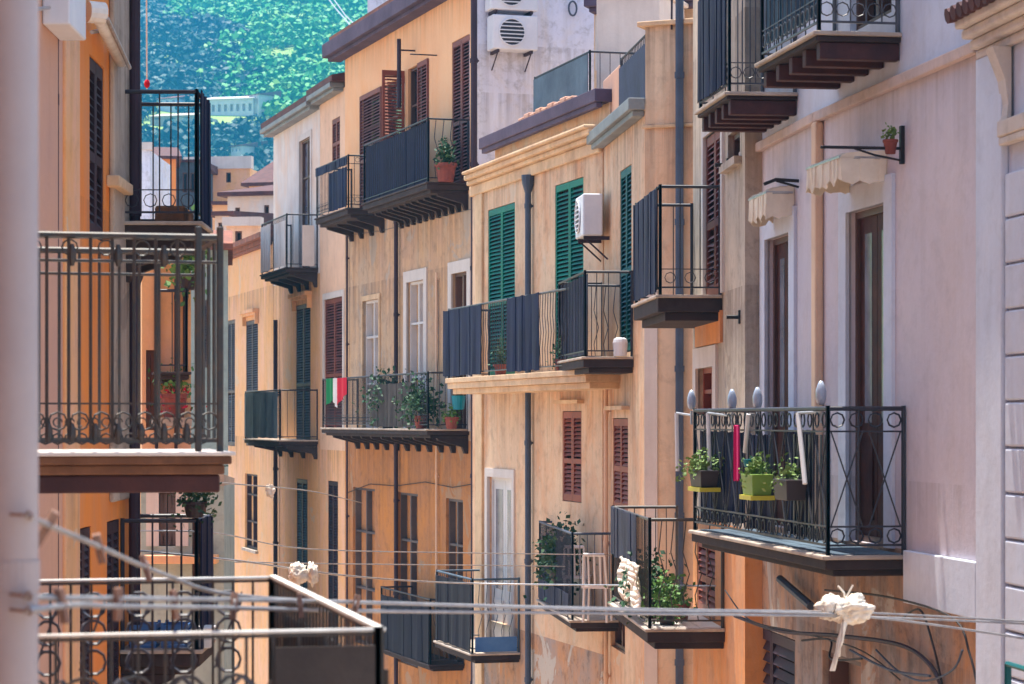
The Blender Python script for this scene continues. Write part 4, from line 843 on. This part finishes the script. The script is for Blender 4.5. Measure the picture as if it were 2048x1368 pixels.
# left: plants on the lower slim balcony, boxes
pot_plant(on_bal(L2b,.05,-.02,1.0), .09, .12, 'plastic_dark', 'leaf_dark', 160, (.22,.25,.3), .08, 'dark green plant on top of the navy screen at lower left')
q = MB(); c = on_bal(L2,.3,-.1); q.box(Lf, L2['n']+.1, L2['n']+.75, .25, L2['ip']-.1, L2['z']+.001, L2['z']+.13); solo('clay_trough', q, 'rust_stone', 'long clay trough on the floor of the slim upper left balcony', 'trough', bevel=.02)
for i, (o0, o1, lb, mm) in enumerate(((.06,.26,'blue plastic crate on the lower left balcony, next to the wall','plastic_blue'), (.3,.5,'blue plastic crate on the lower left balcony, nearer the navy screen','plastic_blue'))):
    t = thing('crate', lb, 'crate', Lf.P(L2b['n']+.2, o0, L2b['z']), 'blue crates on the lower left balcony')
    q = MB(); z_ = L2b['z']+.002; s_ = L2b['n']+.1
    q.box(Lf, s_, s_+.3, o0, o1, z_, z_+.02)
    for a in (s_, s_+.28):
        for c in (o0, o1-.02): q.box(Lf, a-.002, a+.022, c-.002, c+.022, z_+.021, z_+.19)
    for a in (0,1,2): q.box(Lf, s_, s_+.01, o0, o1, z_+.03+a*.055, z_+.065+a*.055); q.box(Lf, s_+.29, s_+.3, o0, o1, z_+.03+a*.055, z_+.065+a*.055); q.box(Lf, s_+.011, s_+.289, o0, o0+.01, z_+.03+a*.055, z_+.065+a*.055); q.box(Lf, s_+.011, s_+.289, o1-.01, o1, z_+.03+a*.055, z_+.065+a*.055)
    q.build('crate_body', mm, t)
q = MB(); q.box(Lf, L2b['n']+.06, L2b['n']+.3, .55, .68, L2b['z']+.002, L2b['z']+.14); q.box(Lf, L2b['n']+.04, L2b['n']+.32, .53, .7, L2b['z']+.141, L2b['z']+.16); solo('white_tub', q, 'plastic_white', 'white lidded tub beside the blue crates at lower left', 'tub', bevel=.01)
zb_ = L3.z(378,580,.25); pt_ = pot_plant(L3.P(L3.L-.05,.25,zb_), .1, .16, 'plastic_dark', 'leaf', 150, (.25,.25,.5), .14, 'bright green plant on a wall bracket seen through the near iron balcony')
q = MB(); q.tube([L3.P(L3.L-.05,.0,zb_-.01), L3.P(L3.L-.05,.3,zb_-.01)], .012, 5); q.tube([L3.P(L3.L-.05,.0,zb_-.2), L3.P(L3.L-.05,.25,zb_-.015)], .01, 5); q.build('bracket', 'iron', pt_)
# red flowers behind near balcony
q = MB(); q.box(L3, .1, L3.L-.02, .002, .45, L3.z(345,835)-.09, L3.z(345,835)-.001); q.build('ledge', 'stone', l3h)
t = pot_plant(L3.P(L3.s_at(345),.25,L3.z(345,835)), .15, .25, 'terracotta', 'leaf', 60, (.3,.2,.3), .1, 'pot of red flowers in front of the deep orange house')
q = MB(); q.leaves(L3.P(L3.s_at(345),.3,L3.z(345,800)), (.3,.2,.2), 26, .09); q.build('blossom', 'flag_red', t)

# ---- washing lines
def line(pts, r, label, m='steel'):
    P_ = [W(*p) for p in pts]; out = []
    for i in range(len(P_)-1):
        p0, p1, p2, p3 = P_[max(i-1,0)], P_[i], P_[i+1], P_[min(i+2,len(P_)-1)]
        for k in range(6):
            t = k/6; out.append(.5*((2*p1)+(p2-p0)*t+(2*p0-5*p1+4*p2-p3)*t*t+(3*p1-p0-3*p2+p3)*t*t*t))
    out.append(P_[-1]); q = MB(); q.tube(out, r, 8)
    return solo('washing_line', q, m, label, 'washing line', group='washing lines across the street', smooth=True)
line([(52,1030,4.9),(100,1052,5.2),(200,1094,5.8),(330,1150,6.6),(470,1190,7.6),(750,1205,9),(1300,1218,11.4),(1740,1226,13.2),(2100,1246,14.6)], .0062, 'steep washing line falling from the high hook on the mauve pipe')
line([(52,1192,4.9),(110,1196,5.2),(330,1198,6.2),(700,1204,8.2),(1300,1222,11.2),(1720,1232,13),(2100,1285,14.6)], .0072, 'upper of the two level washing lines starting at the mauve pipe')
line([(52,1222,4.9),(150,1210,5.3),(240,1213,5.7),(470,1216,6.9),(740,1222,8.4),(1300,1228,11.2),(1740,1234,13.1),(2100,1250,14.65)], .0070, 'lower of the two level washing lines starting at the mauve pipe')
line([(262,1062,18.9),(430,1066,19.4),(620,1098,22),(950,1106,26),(1230,1110,29.6)], .006, 'thin washing line crossing high in front of the dark doors')
line([(262,1100,18.9),(480,1122,19.6),(700,1152,22),(950,1167,25),(1440,1172,22.9)], .009, 'grey washing line crossing just above the navy balcony screens')
line([(262,950,18.9),(470,968,22),(620,982,30),(700,1000,40),(724,1006,46.6)], .007, 'faint high washing line in front of the deep orange wall')
line([(470,1124,19.5),(700,1128,23),(1000,1131,27),(1130,1133,30.5)], .006, 'faint thin washing line just below the high one')
q = MB(); q.tube([W(748,88,49), W(690,30,80), W(600,-95,140)], .022, 5); solo('utility_cable', q, 'steel', 'upper pale cable running up from the apricot roof across the hill', 'cable')
q = MB(); q.tube([W(730,84,50), W(672,18,80), W(590,-90,140)], .022, 5); solo('utility_cable', q, 'steel', 'lower pale cable running up from the lilac brown eave across the hill', 'cable')
t = thing('hanging_cord', 'thin white cord with a red ball hanging beside the dark pipe on the left', 'cord', W(294,178,19.8))
q = MB(); q.tube([W(291,-526,19.8), W(294,178,19.8)], .007, 6); q.build('cord', 'plastic_white', t)
q = MB(); q.lathe(W(294,176,19.8), [(.008,0),(.02,.012),(.025,.035),(.02,.058),(.008,.07)], 12); q.build('ball', 'flag_red', t, smooth=True)
# pulleys/hooks on the pipe
for y, lb in ((1030,'high iron hook on the mauve pipe holding the steep washing line'), (1192,'middle iron hook on the mauve pipe'), (1222,'lowest iron hook on the mauve pipe')):
    q = MB(); c = W(52,y,4.9); q.tube([c+Vector((-.04,.04,0)), c, c+Vector((.006,0,.008)), c+Vector((.012,0,0)), c+Vector((.006,0,-.008))], .0035, 6); solo('line_hook', q, 'wood_peg', lb, 'hook', group='hooks on the mauve pipe')
# pegs
pt = thing('clothes_peg', '', 'clothes peg', (0,0,0), 'wooden clothes pegs on the washing lines')
for sx in (-1, 1):
    q = MB(); q.hexa([Vector((x, sx*.0055+y, z)) for z, w in ((-.05,.004),(.03,.0045)) for x, y in ((-.008,-w),(.008,-w),(.008,w),(-.008,w))]); q.build('jaw', 'wood_peg', pt, bevel=.002)
q = MB(); q.tube(ring(Vector((0,0,0)), Vector((1,0,0)), Vector((0,0,1)), .01, 10)[:-1], .0028, 5, closed=True); q.build('spring', 'steel', pt)
pegs = [((96,1050,5.2),1.5,.5,'wooden peg nearest the mauve pipe on the steep washing line'), ((197,1090,5.8),1.3,-.4,'wooden peg in the middle of the steep washing line'), ((290,1130,6.35),1.2,.35,'wooden peg lowest down the steep washing line'), ((122,1203,5.2),1.3,.2,'leftmost wooden peg on the level washing lines'), ((236,1200,5.7),1.3,.05,'second wooden peg from the pipe on the level lines'), ((348,1202,6.3),1.3,-.1,'third wooden peg from the pipe on the level lines'), ((468,1205,6.9),1.3,.3,'wooden peg where the steep and level lines meet'), ((600,1205,7.6),1.3,.1,'wooden peg beneath the white balcony bar'), ((712,1208,8.2),1.4,-.3,'rightmost wooden peg, near the end of the white bar')]
for i, (p, sc, tl, lb) in enumerate(pegs):
    o = pt if i == 0 else copy_tree(pt); o['label'] = lb; o.location = W(*p); o.scale = (sc*.75,)*3; o.rotation_euler = (tl*.5, tl, .4+i*1.3)
# white rag tied on the lines at right
t = thing('rag', 'white rag knotted on the washing lines at right with a long hanging tail', 'rag', W(1690,1225,12.85))
def crumple(q, c, ext, npatch, seed, size):
    rk = random.Random(seed)
    for k in range(npatch):
        o = c + Vector((rk.gauss(0,.4)*ext[0], rk.gauss(0,.4)*ext[1], rk.gauss(0,.35)*ext[2])); a = Vector((rk.gauss(0,1), rk.gauss(0,.6), rk.gauss(0,.5))).normalized(); b = a.cross(Vector((rk.gauss(0,.6), rk.gauss(0,1), rk.gauss(0,.6)))).normalized(); nn = a.cross(b)
        w, h = size*rk.uniform(.7,1.4), size*rk.uniform(.5,1.); N = 9; base = len(q.v)
        for i in range(N+1):
            for j in range(N+1):
                u, v = i/N-.5, j/N-.5; p = o+a*(u*w)+b*(v*h); p += nn*(size*(.8*noise.noise(Vector((u*2.2+k*3.1, v*2.2, seed)))+.25*noise.noise(Vector((u*7+k, v*6, seed+4)))-1.5*(u*u+v*v)))
                q.v.append(p)
        for i in range(N):
            for j in range(N): t0 = base+i*(N+1)+j; q.f.append((t0, t0+1, t0+N+2, t0+N+1))
def lump(q, c, ext, seed, n=48, m=26):
    def at(i, j):
        a = 2*math.pi*i/n; b = math.pi*j/m-math.pi/2; d = Vector((math.cos(a)*math.cos(b), math.sin(a)*math.cos(b), math.sin(b))); o = Vector((seed, seed*.7, 2))
        k = 1+.35*noise.noise(d*1.5+o)-.5*abs(noise.noise(d*2.6+o))-.3*abs(noise.noise(d*5.5+o))-.12*abs(noise.noise(d*12+o)); return c+Vector((d.x*ext[0]*k, d.y*ext[1]*k, d.z*ext[2]*k))
    b0 = len(q.v)
    for i in range(n):
        for j in range(m+1): q.v.append(at(i, j))
    for i in range(n):
        for j in range(m): i2 = (i+1) % n; q.f.append((b0+i*(m+1)+j, b0+i2*(m+1)+j, b0+i2*(m+1)+j+1, b0+i*(m+1)+j+1))
q = MB(); lump(q, W(1690,1219,12.85), (.165,.09,.085), 5); lump(q, W(1664,1212,12.83), (.085,.06,.07), 9, 30, 18); lump(q, W(1714,1222,12.83), (.095,.06,.065), 12, 30, 18); q.build('bundle', 'cloth', t, smooth=True)
q = MB(); crumple(q, W(1690,1228,12.85), (.09,.04,.02), 5, 5, .08)
ob = q.build('knot', 'cloth', t, smooth=True); m2_ = ob.modifiers.new('t','SOLIDIFY'); m2_.thickness = .003
q = MB(); pts = [W(1700,1222,12.83), W(1688,1250,12.8), W(1682,1280,12.8), W(1672,1315,12.8), W(1664,1342,12.8)]

for k in range(3):
    w_ = [W(1698-4*k,1222+3*k,12.83), W(1690-3*k,1250,12.8+.01*k), W(1683-2*k,1282,12.8), W(1672+2*k,1312,12.8), W(1664+5*k,1342-14*k,12.8)]
    for i in range(4):
        a, b = w_[i], w_[i+1]; e0 = Vector((.017*math.cos(k*2+i*.8), .017*math.sin(k*2+i*.8), 0)); e1 = Vector((.017*math.cos(k*2+i*.8+.8), .017*math.sin(k*2+i*.8+.8), 0))
        q.quad(a-e0, b-e1, b, a); q.quad(a, b, b+e1*.8, a+e0*.8)
q.tube([W(1690,1205,12.85),W(1688,1185,12.84),W(1676,1172,12.84)], .006, 5); q.tube([W(1690,1200,12.85),W(1700,1180,12.84),W(1706,1170,12.84)], .005, 5); q.tube([W(1690,1200,12.85),W(1720,1192,12.84)], .006, 5)
ob = q.build('tail', 'cloth', t); m2_ = ob.modifiers.new('t','SOLIDIFY'); m2_.thickness = .003
# pale pegs bundle left of centre
t = thing('plastic_bag', 'small crumpled white plastic bag caught on the thin line above the white bar', 'bag', W(600,1150,20.5))
for cx_, sz in ((596,.11),(626,.07)):
    q = MB(); lump(q, W(cx_,1148,20.5), (.11 if cx_ < 600 else .05,.07,.11 if cx_ < 600 else .12), cx_, 36, 20); q.build('bag_fold', 'cloth', t, smooth=True)
q = MB(); c = W(541,982,27)
lump(q, c, (.07,.04,.09), 3.4, 24, 14)
solo('rag_scrap', q, 'cloth', 'tiny white scrap of cloth on the faint high washing line', 'rag')

# ================================================================ FAR TOWN AND HILL
def far_house(px0, px1, d0, d1, ytop, m, label, roofm='tile_dark', wins=(), rise=.5, over=.25, gutter=.0, parapet=None):
    fr = FrP(px0, d0, px1, d1); hh = house(label, fr, 'hillside_house'); xm = (px0+px1)/2; zt_ = fr.z(xm, ytop)
    hs = [window(hh, fr, *w[:4], w[4] if len(w) > 4 else 'dark', *( [w[5]] if len(w) > 5 else [])) for w in wins]
    wall(hh, fr, 0, fr.L, 0, zt_, m, hs, depth=6)
    if parapet: q = MB(); q.box(fr, -.1, fr.L+.1, -.3, .12, zt_+.001, zt_+parapet); q.build('parapet', 'trimwhite', hh)
    else: roof(hh, fr, -over, fr.L+over, zt_+.001, 6, rise, roofm, over=over)
    return hh
fh = far_house
fh(455,549,76,75.6,392,'white_f','pale house with lilac gutter and red pipe beyond the low orange house', wins=((505,516,432,470),(470,480,415,445),(528,538,410,440)), roofm='tile_dark', rise=1.0)
fh(453,516,68,67.9,452,'peach_n','small peach rooftop house just above the low orange house', wins=((470,484,462,490),), rise=.3, parapet=.25)
fh(514,552,70,69.8,462,'palegreen','little pale green rooftop room beside the white walled balcony', wins=((522,534,472,500),), rise=.3)
fh(430,456,70,69.9,432,'white_f','slender cream house squeezed left of the small peach rooftop house', wins=((436,446,445,475),), rise=.5)
fh(498,556,95,94.7,372,'orange_g','orange house with lilac brown roof under the hill', roofm='tile_dark', rise=2.2)
fh(372,500,118,117.5,338,'orange_g','long ochre house with white roof edge at the foot of the hill', wins=((388,402,350,372),(452,462,345,365)), parapet=.6)
fh(425,460,88,88,410,'peach_e','small ochre house with rooftop clutter left of the pale house', rise=.4, wins=((432,440,440,470),))
fh(296,352,108,108.2,318,'orange_l','orange gable seen through the slim upper left balcony', rise=1.2, wins=((305,318,360,400),))
fh(352,395,112,112,325,'panel_grey','bluish white house seen through the slim upper left balcony', wins=((365,375,345,385),(380,390,345,385)), rise=.4)
fh(280,300,96,96,300,'white_h','slim bluish white house beside the dark pipe of the bright orange house', parapet=.3)
# hill
HY0, SL = 300., .27
def hz(x, y):
    v = SL*(y-HY0) if y > HY0 else 0
    return max(0, v) + (6*noise.noise(Vector((x*.009, y*.005, 1.3))) + 2.0*noise.noise(Vector((x*.03, y*.02, 4)))+1.0)*min(1, max(0,(y-HY0)/200))
q = MB(); nx, ny = 44, 90; xs = [-520+24*i for i in range(nx+1)]; ys = [HY0-40+18*j for j in range(ny+1)]
for y in ys:
    for x in xs: q.v.append(Vector((x, y, hz(x,y)-.3)))
for j in range(ny):
    for i in range(nx): a = j*(nx+1)+i; q.f.append((a, a+1, a+nx+2, a+nx+1))
M['hill'] = mat('hillside grass and scrub', lin(112,150,70), lin(150,170,84), scale=.035, bump=0, fine=.6, fine_amt=.2, grime=.2)
ho = structure('hill', q, 'hill', smooth=True)
CLEAR = []
# pale buildings on the hill
def hill_y(px, py):
    y = 380.
    while y < 1500:
        x = (px-CX)/F*y
        if hz(x,y) > CAMZ+(HOR-py)/F*y: return y
        y += 2
    return 1500.
def hill_house(px, py, w, hgt, m, label, arches=0, rm='tile'):
    y = hill_y(px, py); k = y/F; fr = Fr(((px-w/2-CX)*k, y-4), ((px+w/2-CX)*k, y-7)); t = house(label, fr, 'hillside_house'); z0 = CAMZ+(HOR-py)*k; H_ = hgt*k; L = fr.L
    hs = []
    if arches: hs = [(L*(i+.25)/arches, L*(i+.75)/arches, z0-H_*.1, z0+H_*.55) for i in range(arches)]
    else: hs = [(L*(i+.3)/3, L*(i+.7)/3, z0+H_*.35, z0+H_*.7) for i in range(3)]
    CLEAR.append((fr.a.x-1, fr.a.x+L+1, y-22-H_*2, y+9))
    wall(t, fr, 0, L, z0-6, z0+H_, m, hs, rec=1.2, depth=7); roof(t, fr, -.4, L+.4, z0+H_+.001, 7, 1.6, rm, over=.5)
hill_house(462, 226, 100, 22, 'tile_white', 'long white arcaded building halfway up the green hill', 8, 'tile_white')
hill_house(512, 222, 22, 26, 'tile_white', 'small white house at the right end of the arcaded building', 0)
hill_house(478, 314, 24, 16, 'tile_white', 'little white house low on the hill above the ochre house', 0)
hill_house(350, 246, 90, 8, 'greybeige', 'long low pale wall on the hill behind the slim balcony', 0, 'greybeige')
hill_house(340, 215, 40, 12, 'white_h', 'pale house on the hill behind the slim balcony bars', 0)

# woods: thousands of crowns, one mass
def band(x, y): return noise.noise(Vector(((x+.25*y)*.011, (y-.6*x)*.0045, 5)))+.5*noise.noise(Vector(((x+.25*y)*.03, y*.011, 8)))  # noise bands that place dark crown colours as broad shadow patches
MEAD = []
for px, py, rx, ry in ((335,100,75,9),(345,128,50,7),(500,250,70,7),(545,262,50,6),(330,262,60,8),(420,262,40,6),(560,110,50,10),(620,60,60,10),(600,25,70,8)):
    y_ = hill_y(px, py); MEAD.append(((px-CX)/F*y_, y_, rx/F*y_, ry/F*y_/.11))
def meadow(x, y): return any(((x-a)/c)**2+((y-b)/d)**2 < 1.3+.8*noise.noise(Vector((x*.08,y*.04,3))) for a,b,c,d in MEAD) or noise.noise(Vector((x*.018, y*.007, 9.1))) > .33 or noise.noise(Vector((x*.004+3, y*.035, 2.2))) > .5
variants = []
for k in range(10):
    rk = random.Random(100+k); pv = []
    lobes = [Vector((rk.gauss(0,.45), rk.gauss(0,.45), rk.uniform(-.3,.5))) for _ in range(5)]
    for _ in range(34):
        d = Vector((rk.gauss(0,1), rk.gauss(0,1), rk.gauss(.35,1))).normalized(); c = rk.choice(lobes) + d*rk.uniform(.3,.62)
        nrm = (d + Vector((rk.gauss(0,.22), rk.gauss(0,.22), rk.gauss(0,.22)))).normalized(); a = nrm.orthogonal().normalized(); b = nrm.cross(a); an = rk.uniform(0,6.28); a, b = a*math.cos(an)+b*math.sin(an), b*math.cos(an)-a*math.sin(an); s_ = rk.uniform(.2,.4)
        pv += [c+a*s_, c+b*s_*.8, c-a*s_*.9, c-b*s_*.7]
    variants.append(pv)
import numpy as np
VA = [np.array([tuple(v) for v in vs], dtype=np.float32) for vs in variants]; FA = np.arange(34*4, dtype=np.int32).reshape(-1,4); rnd = random.Random(3)
vs, fs, off = {0:[],1:[],2:[]}, {0:[],1:[],2:[]}, {0:0,1:0,2:0}
cnt = 0
while cnt < 41000:
    y = rnd.uniform(420, 1300); x = rnd.uniform(-.17*y-6, -.045*y+8) if cnt < 30000 else rnd.choice((rnd.uniform(-.42*y, -.17*y), rnd.uniform(-.045*y, .12*y)))
    if rnd.random() > (y/900) or (meadow(x,y) and rnd.random() < .93): continue
    if any(a < x < b and c < y < d for a, b, c, d in CLEAR): continue
    z = hz(x,y); big = band(x, y)*2.4 - (x/y+.105)*11;  r = rnd.uniform(.8, 1.0)*(1.1+rnd.random()**3*2.4)*(.75+y/2200)*(1 if cnt < 30000 else 1.9)
    c = 0 if rnd.random() < .55+big*1.3 else (1 if rnd.random() < .78 else 2)
    a = rnd.uniform(0, 6.28); ca, sa = math.cos(a)*r, math.sin(a)*r
    A = VA[rnd.randrange(10)]; B = np.empty_like(A); B[:,0] = A[:,0]*ca-A[:,1]*sa+x; B[:,1] = A[:,0]*sa+A[:,1]*ca+y; B[:,2] = A[:,2]*r*rnd.uniform(.8,1.15)+z+r*.6
    vs[c].append(B); fs[c].append(FA+off[c]); off[c] += len(A); cnt += 1
M['wood0'] = leafmat('dark foliage with painted shade', lin(8,70,58), lin(4,48,54), .25); M['wood1'] = leafmat('green foliage', lin(66,160,66), lin(44,126,58), .25); M['wood2'] = leafmat('light olive foliage', lin(116,172,70), lin(80,146,62), .25)  # darkest foliage colour also paints the hill's shadow patches
V_, F_, mi, o_ = [], [], [], 0
for c in (0,1,2):
    V_.append(np.concatenate(vs[c])); f = np.concatenate(fs[c])+o_; F_.append(f); mi.append(np.full(len(f), c, dtype=np.int32)); o_ += off[c]
V_ = np.concatenate(V_); F_ = np.concatenate(F_); mi = np.concatenate(mi)
me = bpy.data.meshes.new('hillside_woods'); me.vertices.add(len(V_)); me.vertices.foreach_set('co', V_.ravel()); me.loops.add(F_.size); me.loops.foreach_set('vertex_index', F_.ravel())
me.polygons.add(len(F_)); me.polygons.foreach_set('loop_start', np.arange(0, F_.size, 4, dtype=np.int32))
for c in (0,1,2): me.materials.append(M['wood%d' % c])
me.polygons.foreach_set('material_index', mi); me.update(calc_edges=True); me.validate()
o = bpy.data.objects.new('hillside_woods', me); COL.objects.link(o); tag(o, 'dense scrub and trees covering the steep hill behind the street', 'woods', kind='stuff')
def drip(name, zs, amt, length=1.1):
    m = M[name]; nt = m.node_tree; nd = nt.nodes; ln = nt.links; bs = nd['Principled BSDF']; src = bs.inputs['Base Color'].links[0].from_socket
    tc = nd.new('ShaderNodeTexCoord'); sx = nd.new('ShaderNodeSeparateXYZ'); ln.new(tc.outputs['Object'], sx.inputs[0])
    mp = nd.new('ShaderNodeMapping'); mp.inputs['Scale'].default_value = (7, 7, .22); ln.new(tc.outputs['Object'], mp.inputs['Vector'])
    nz = nd.new('ShaderNodeTexNoise'); nz.inputs['Scale'].default_value = 1.; nz.inputs['Detail'].default_value = 6; nz.inputs['Roughness'].default_value = .7; ln.new(mp.outputs[0], nz.inputs['Vector'])
    rp = nd.new('ShaderNodeMapRange'); rp.inputs['From Min'].default_value = .42; rp.inputs['From Max'].default_value = .7; ln.new(nz.outputs['Fac'], rp.inputs['Value'])
    tot = None
    for z in zs:
        a = nd.new('ShaderNodeMapRange'); a.inputs['From Min'].default_value = z-length; a.inputs['From Max'].default_value = z; a.inputs['To Max'].default_value = 1; ln.new(sx.outputs['Z'], a.inputs['Value'])
        b = nd.new('ShaderNodeMath'); b.operation = 'LESS_THAN'; b.inputs[1].default_value = z+.02; ln.new(sx.outputs['Z'], b.inputs[0])
        c = nd.new('ShaderNodeMath'); c.operation = 'MULTIPLY'; ln.new(a.outputs[0], c.inputs[0]); ln.new(b.outputs[0], c.inputs[1])
        if tot is None: tot = c
        else:
            d = nd.new('ShaderNodeMath'); d.operation = 'MAXIMUM'; ln.new(tot.outputs[0], d.inputs[0]); ln.new(c.outputs[0], d.inputs[1]); tot = d
    e = nd.new('ShaderNodeMath'); e.operation = 'MULTIPLY'; ln.new(tot.outputs[0], e.inputs[0]); ln.new(rp.outputs[0], e.inputs[1])
    f = nd.new('ShaderNodeMath'); f.operation = 'MULTIPLY'; f.inputs[1].default_value = amt; ln.new(e.outputs[0], f.inputs[0])
    x = nd.new('ShaderNodeMix'); x.data_type = 'RGBA'; ln.new(f.outputs[0], x.inputs[0]); ln.new(src, x.inputs[6]); x.inputs[7].default_value = lin(92,72,62); ln.new(x.outputs[2], bs.inputs['Base Color'])
drip('orange_e', [E1['z'], Ef.z(815,552)], .8, 1.4); drip('orange_low', [E3['z']], .8, 1.5); drip('peach_e', [Ef.z(692,112)], .45, .7)
drip('peach_d', [D1['z']-.1, Df.z(945,374), C1['z']], .65, 1.2); drip('greybeige', [B1['z'], 10.6, 9.9], .7, 1.6); drip('peach_c', [zp, Ce.z(1330,250)], .8, 1.6)
drip('lilac', [zm-.05, BA['z']+.5], .3, .7); drip('ochre_low', [BA['z'], BA['z']-.7], .85, .9); drip('orange_g', [G1['z'], F1['z']-.1], .7, 1.2); drip('orange_l', [L2['z'], 11.5], .5, 1.2); drip('white_h', [15.1, 13.2, 12.4], .5, 1.)
# ================================================================ LIGHT, AIR, CAMERA
sd = Vector((-.10, .2, .975)).normalized()      # towards the sun
el = math.asin(sd.z); az = math.atan2(sd.x, sd.y)
w = bpy.data.worlds.new('World'); SC.world = w; w.use_nodes = True; nt = w.node_tree
sky = nt.nodes.new('ShaderNodeTexSky'); sky.sky_type = 'NISHITA'; sky.sun_disc = False; sky.dust_density = 2.5; sky.ozone_density = .7; sky.sun_elevation = el; sky.sun_rotation = az
nt.links.new(sky.outputs[0], nt.nodes['Background'].inputs['Color']); nt.nodes['Background'].inputs['Strength'].default_value = .13
l = bpy.data.lights.new('sun', 'SUN'); l.energy = 5; l.angle = R(.5); l.color = (1, .94, .82)
lo = bpy.data.objects.new('sun', l); COL.objects.link(lo); lo.rotation_euler = sd.to_track_quat('Z', 'Y').to_euler(); lo.location = (0,0,60)
HAZE = .0004
if HAZE:
    hb = MB(); x0,x1,y0,y1,z0,z1 = -1000,1000,-100,4100,-1,460
    hb.hexa([(x0,y0,z0),(x1,y0,z0),(x1,y1,z0),(x0,y1,z0),(x0,y0,z1),(x1,y0,z1),(x1,y1,z1),(x0,y1,z1)])
    m = bpy.data.materials.new('haze'); m.use_nodes = True; nt = m.node_tree; nt.nodes.clear()
    out = nt.nodes.new('ShaderNodeOutputMaterial'); pv = nt.nodes.new('ShaderNodeVolumePrincipled'); pv.inputs['Density'].default_value = HAZE; pv.inputs['Color'].default_value = (.05,.44,.85,1); pv.inputs['Anisotropy'].default_value = .1
    nt.links.new(pv.outputs[0], out.inputs['Volume'])
    M['haze'] = m; o = hb.build('haze', 'haze'); o['kind'] = 'stuff'
cam = bpy.data.cameras.new('camera'); co = bpy.data.objects.new('camera', cam); COL.objects.link(co); SC.camera = co
co.location = (0,0,CAMZ); co.rotation_euler = (R(90),0,0); cam.sensor_width = 36; cam.lens = 36*F/2048; cam.shift_y = (HOR-684)/2048; cam.clip_end = 6000; cam.clip_start = .1
cam.dof.use_dof = True; cam.dof.focus_distance = 26; cam.dof.aperture_fstop = 6.3
vs_ = SC.view_settings; vs_.view_transform = 'Standard'; vs_.look = 'None'; vs_.exposure = 1.28; vs_.gamma = 1
SC.cycles.max_bounces = 8; SC.cycles.diffuse_bounces = 5; SC.cycles.volume_bounces = 1; SC.cycles.use_denoising = True
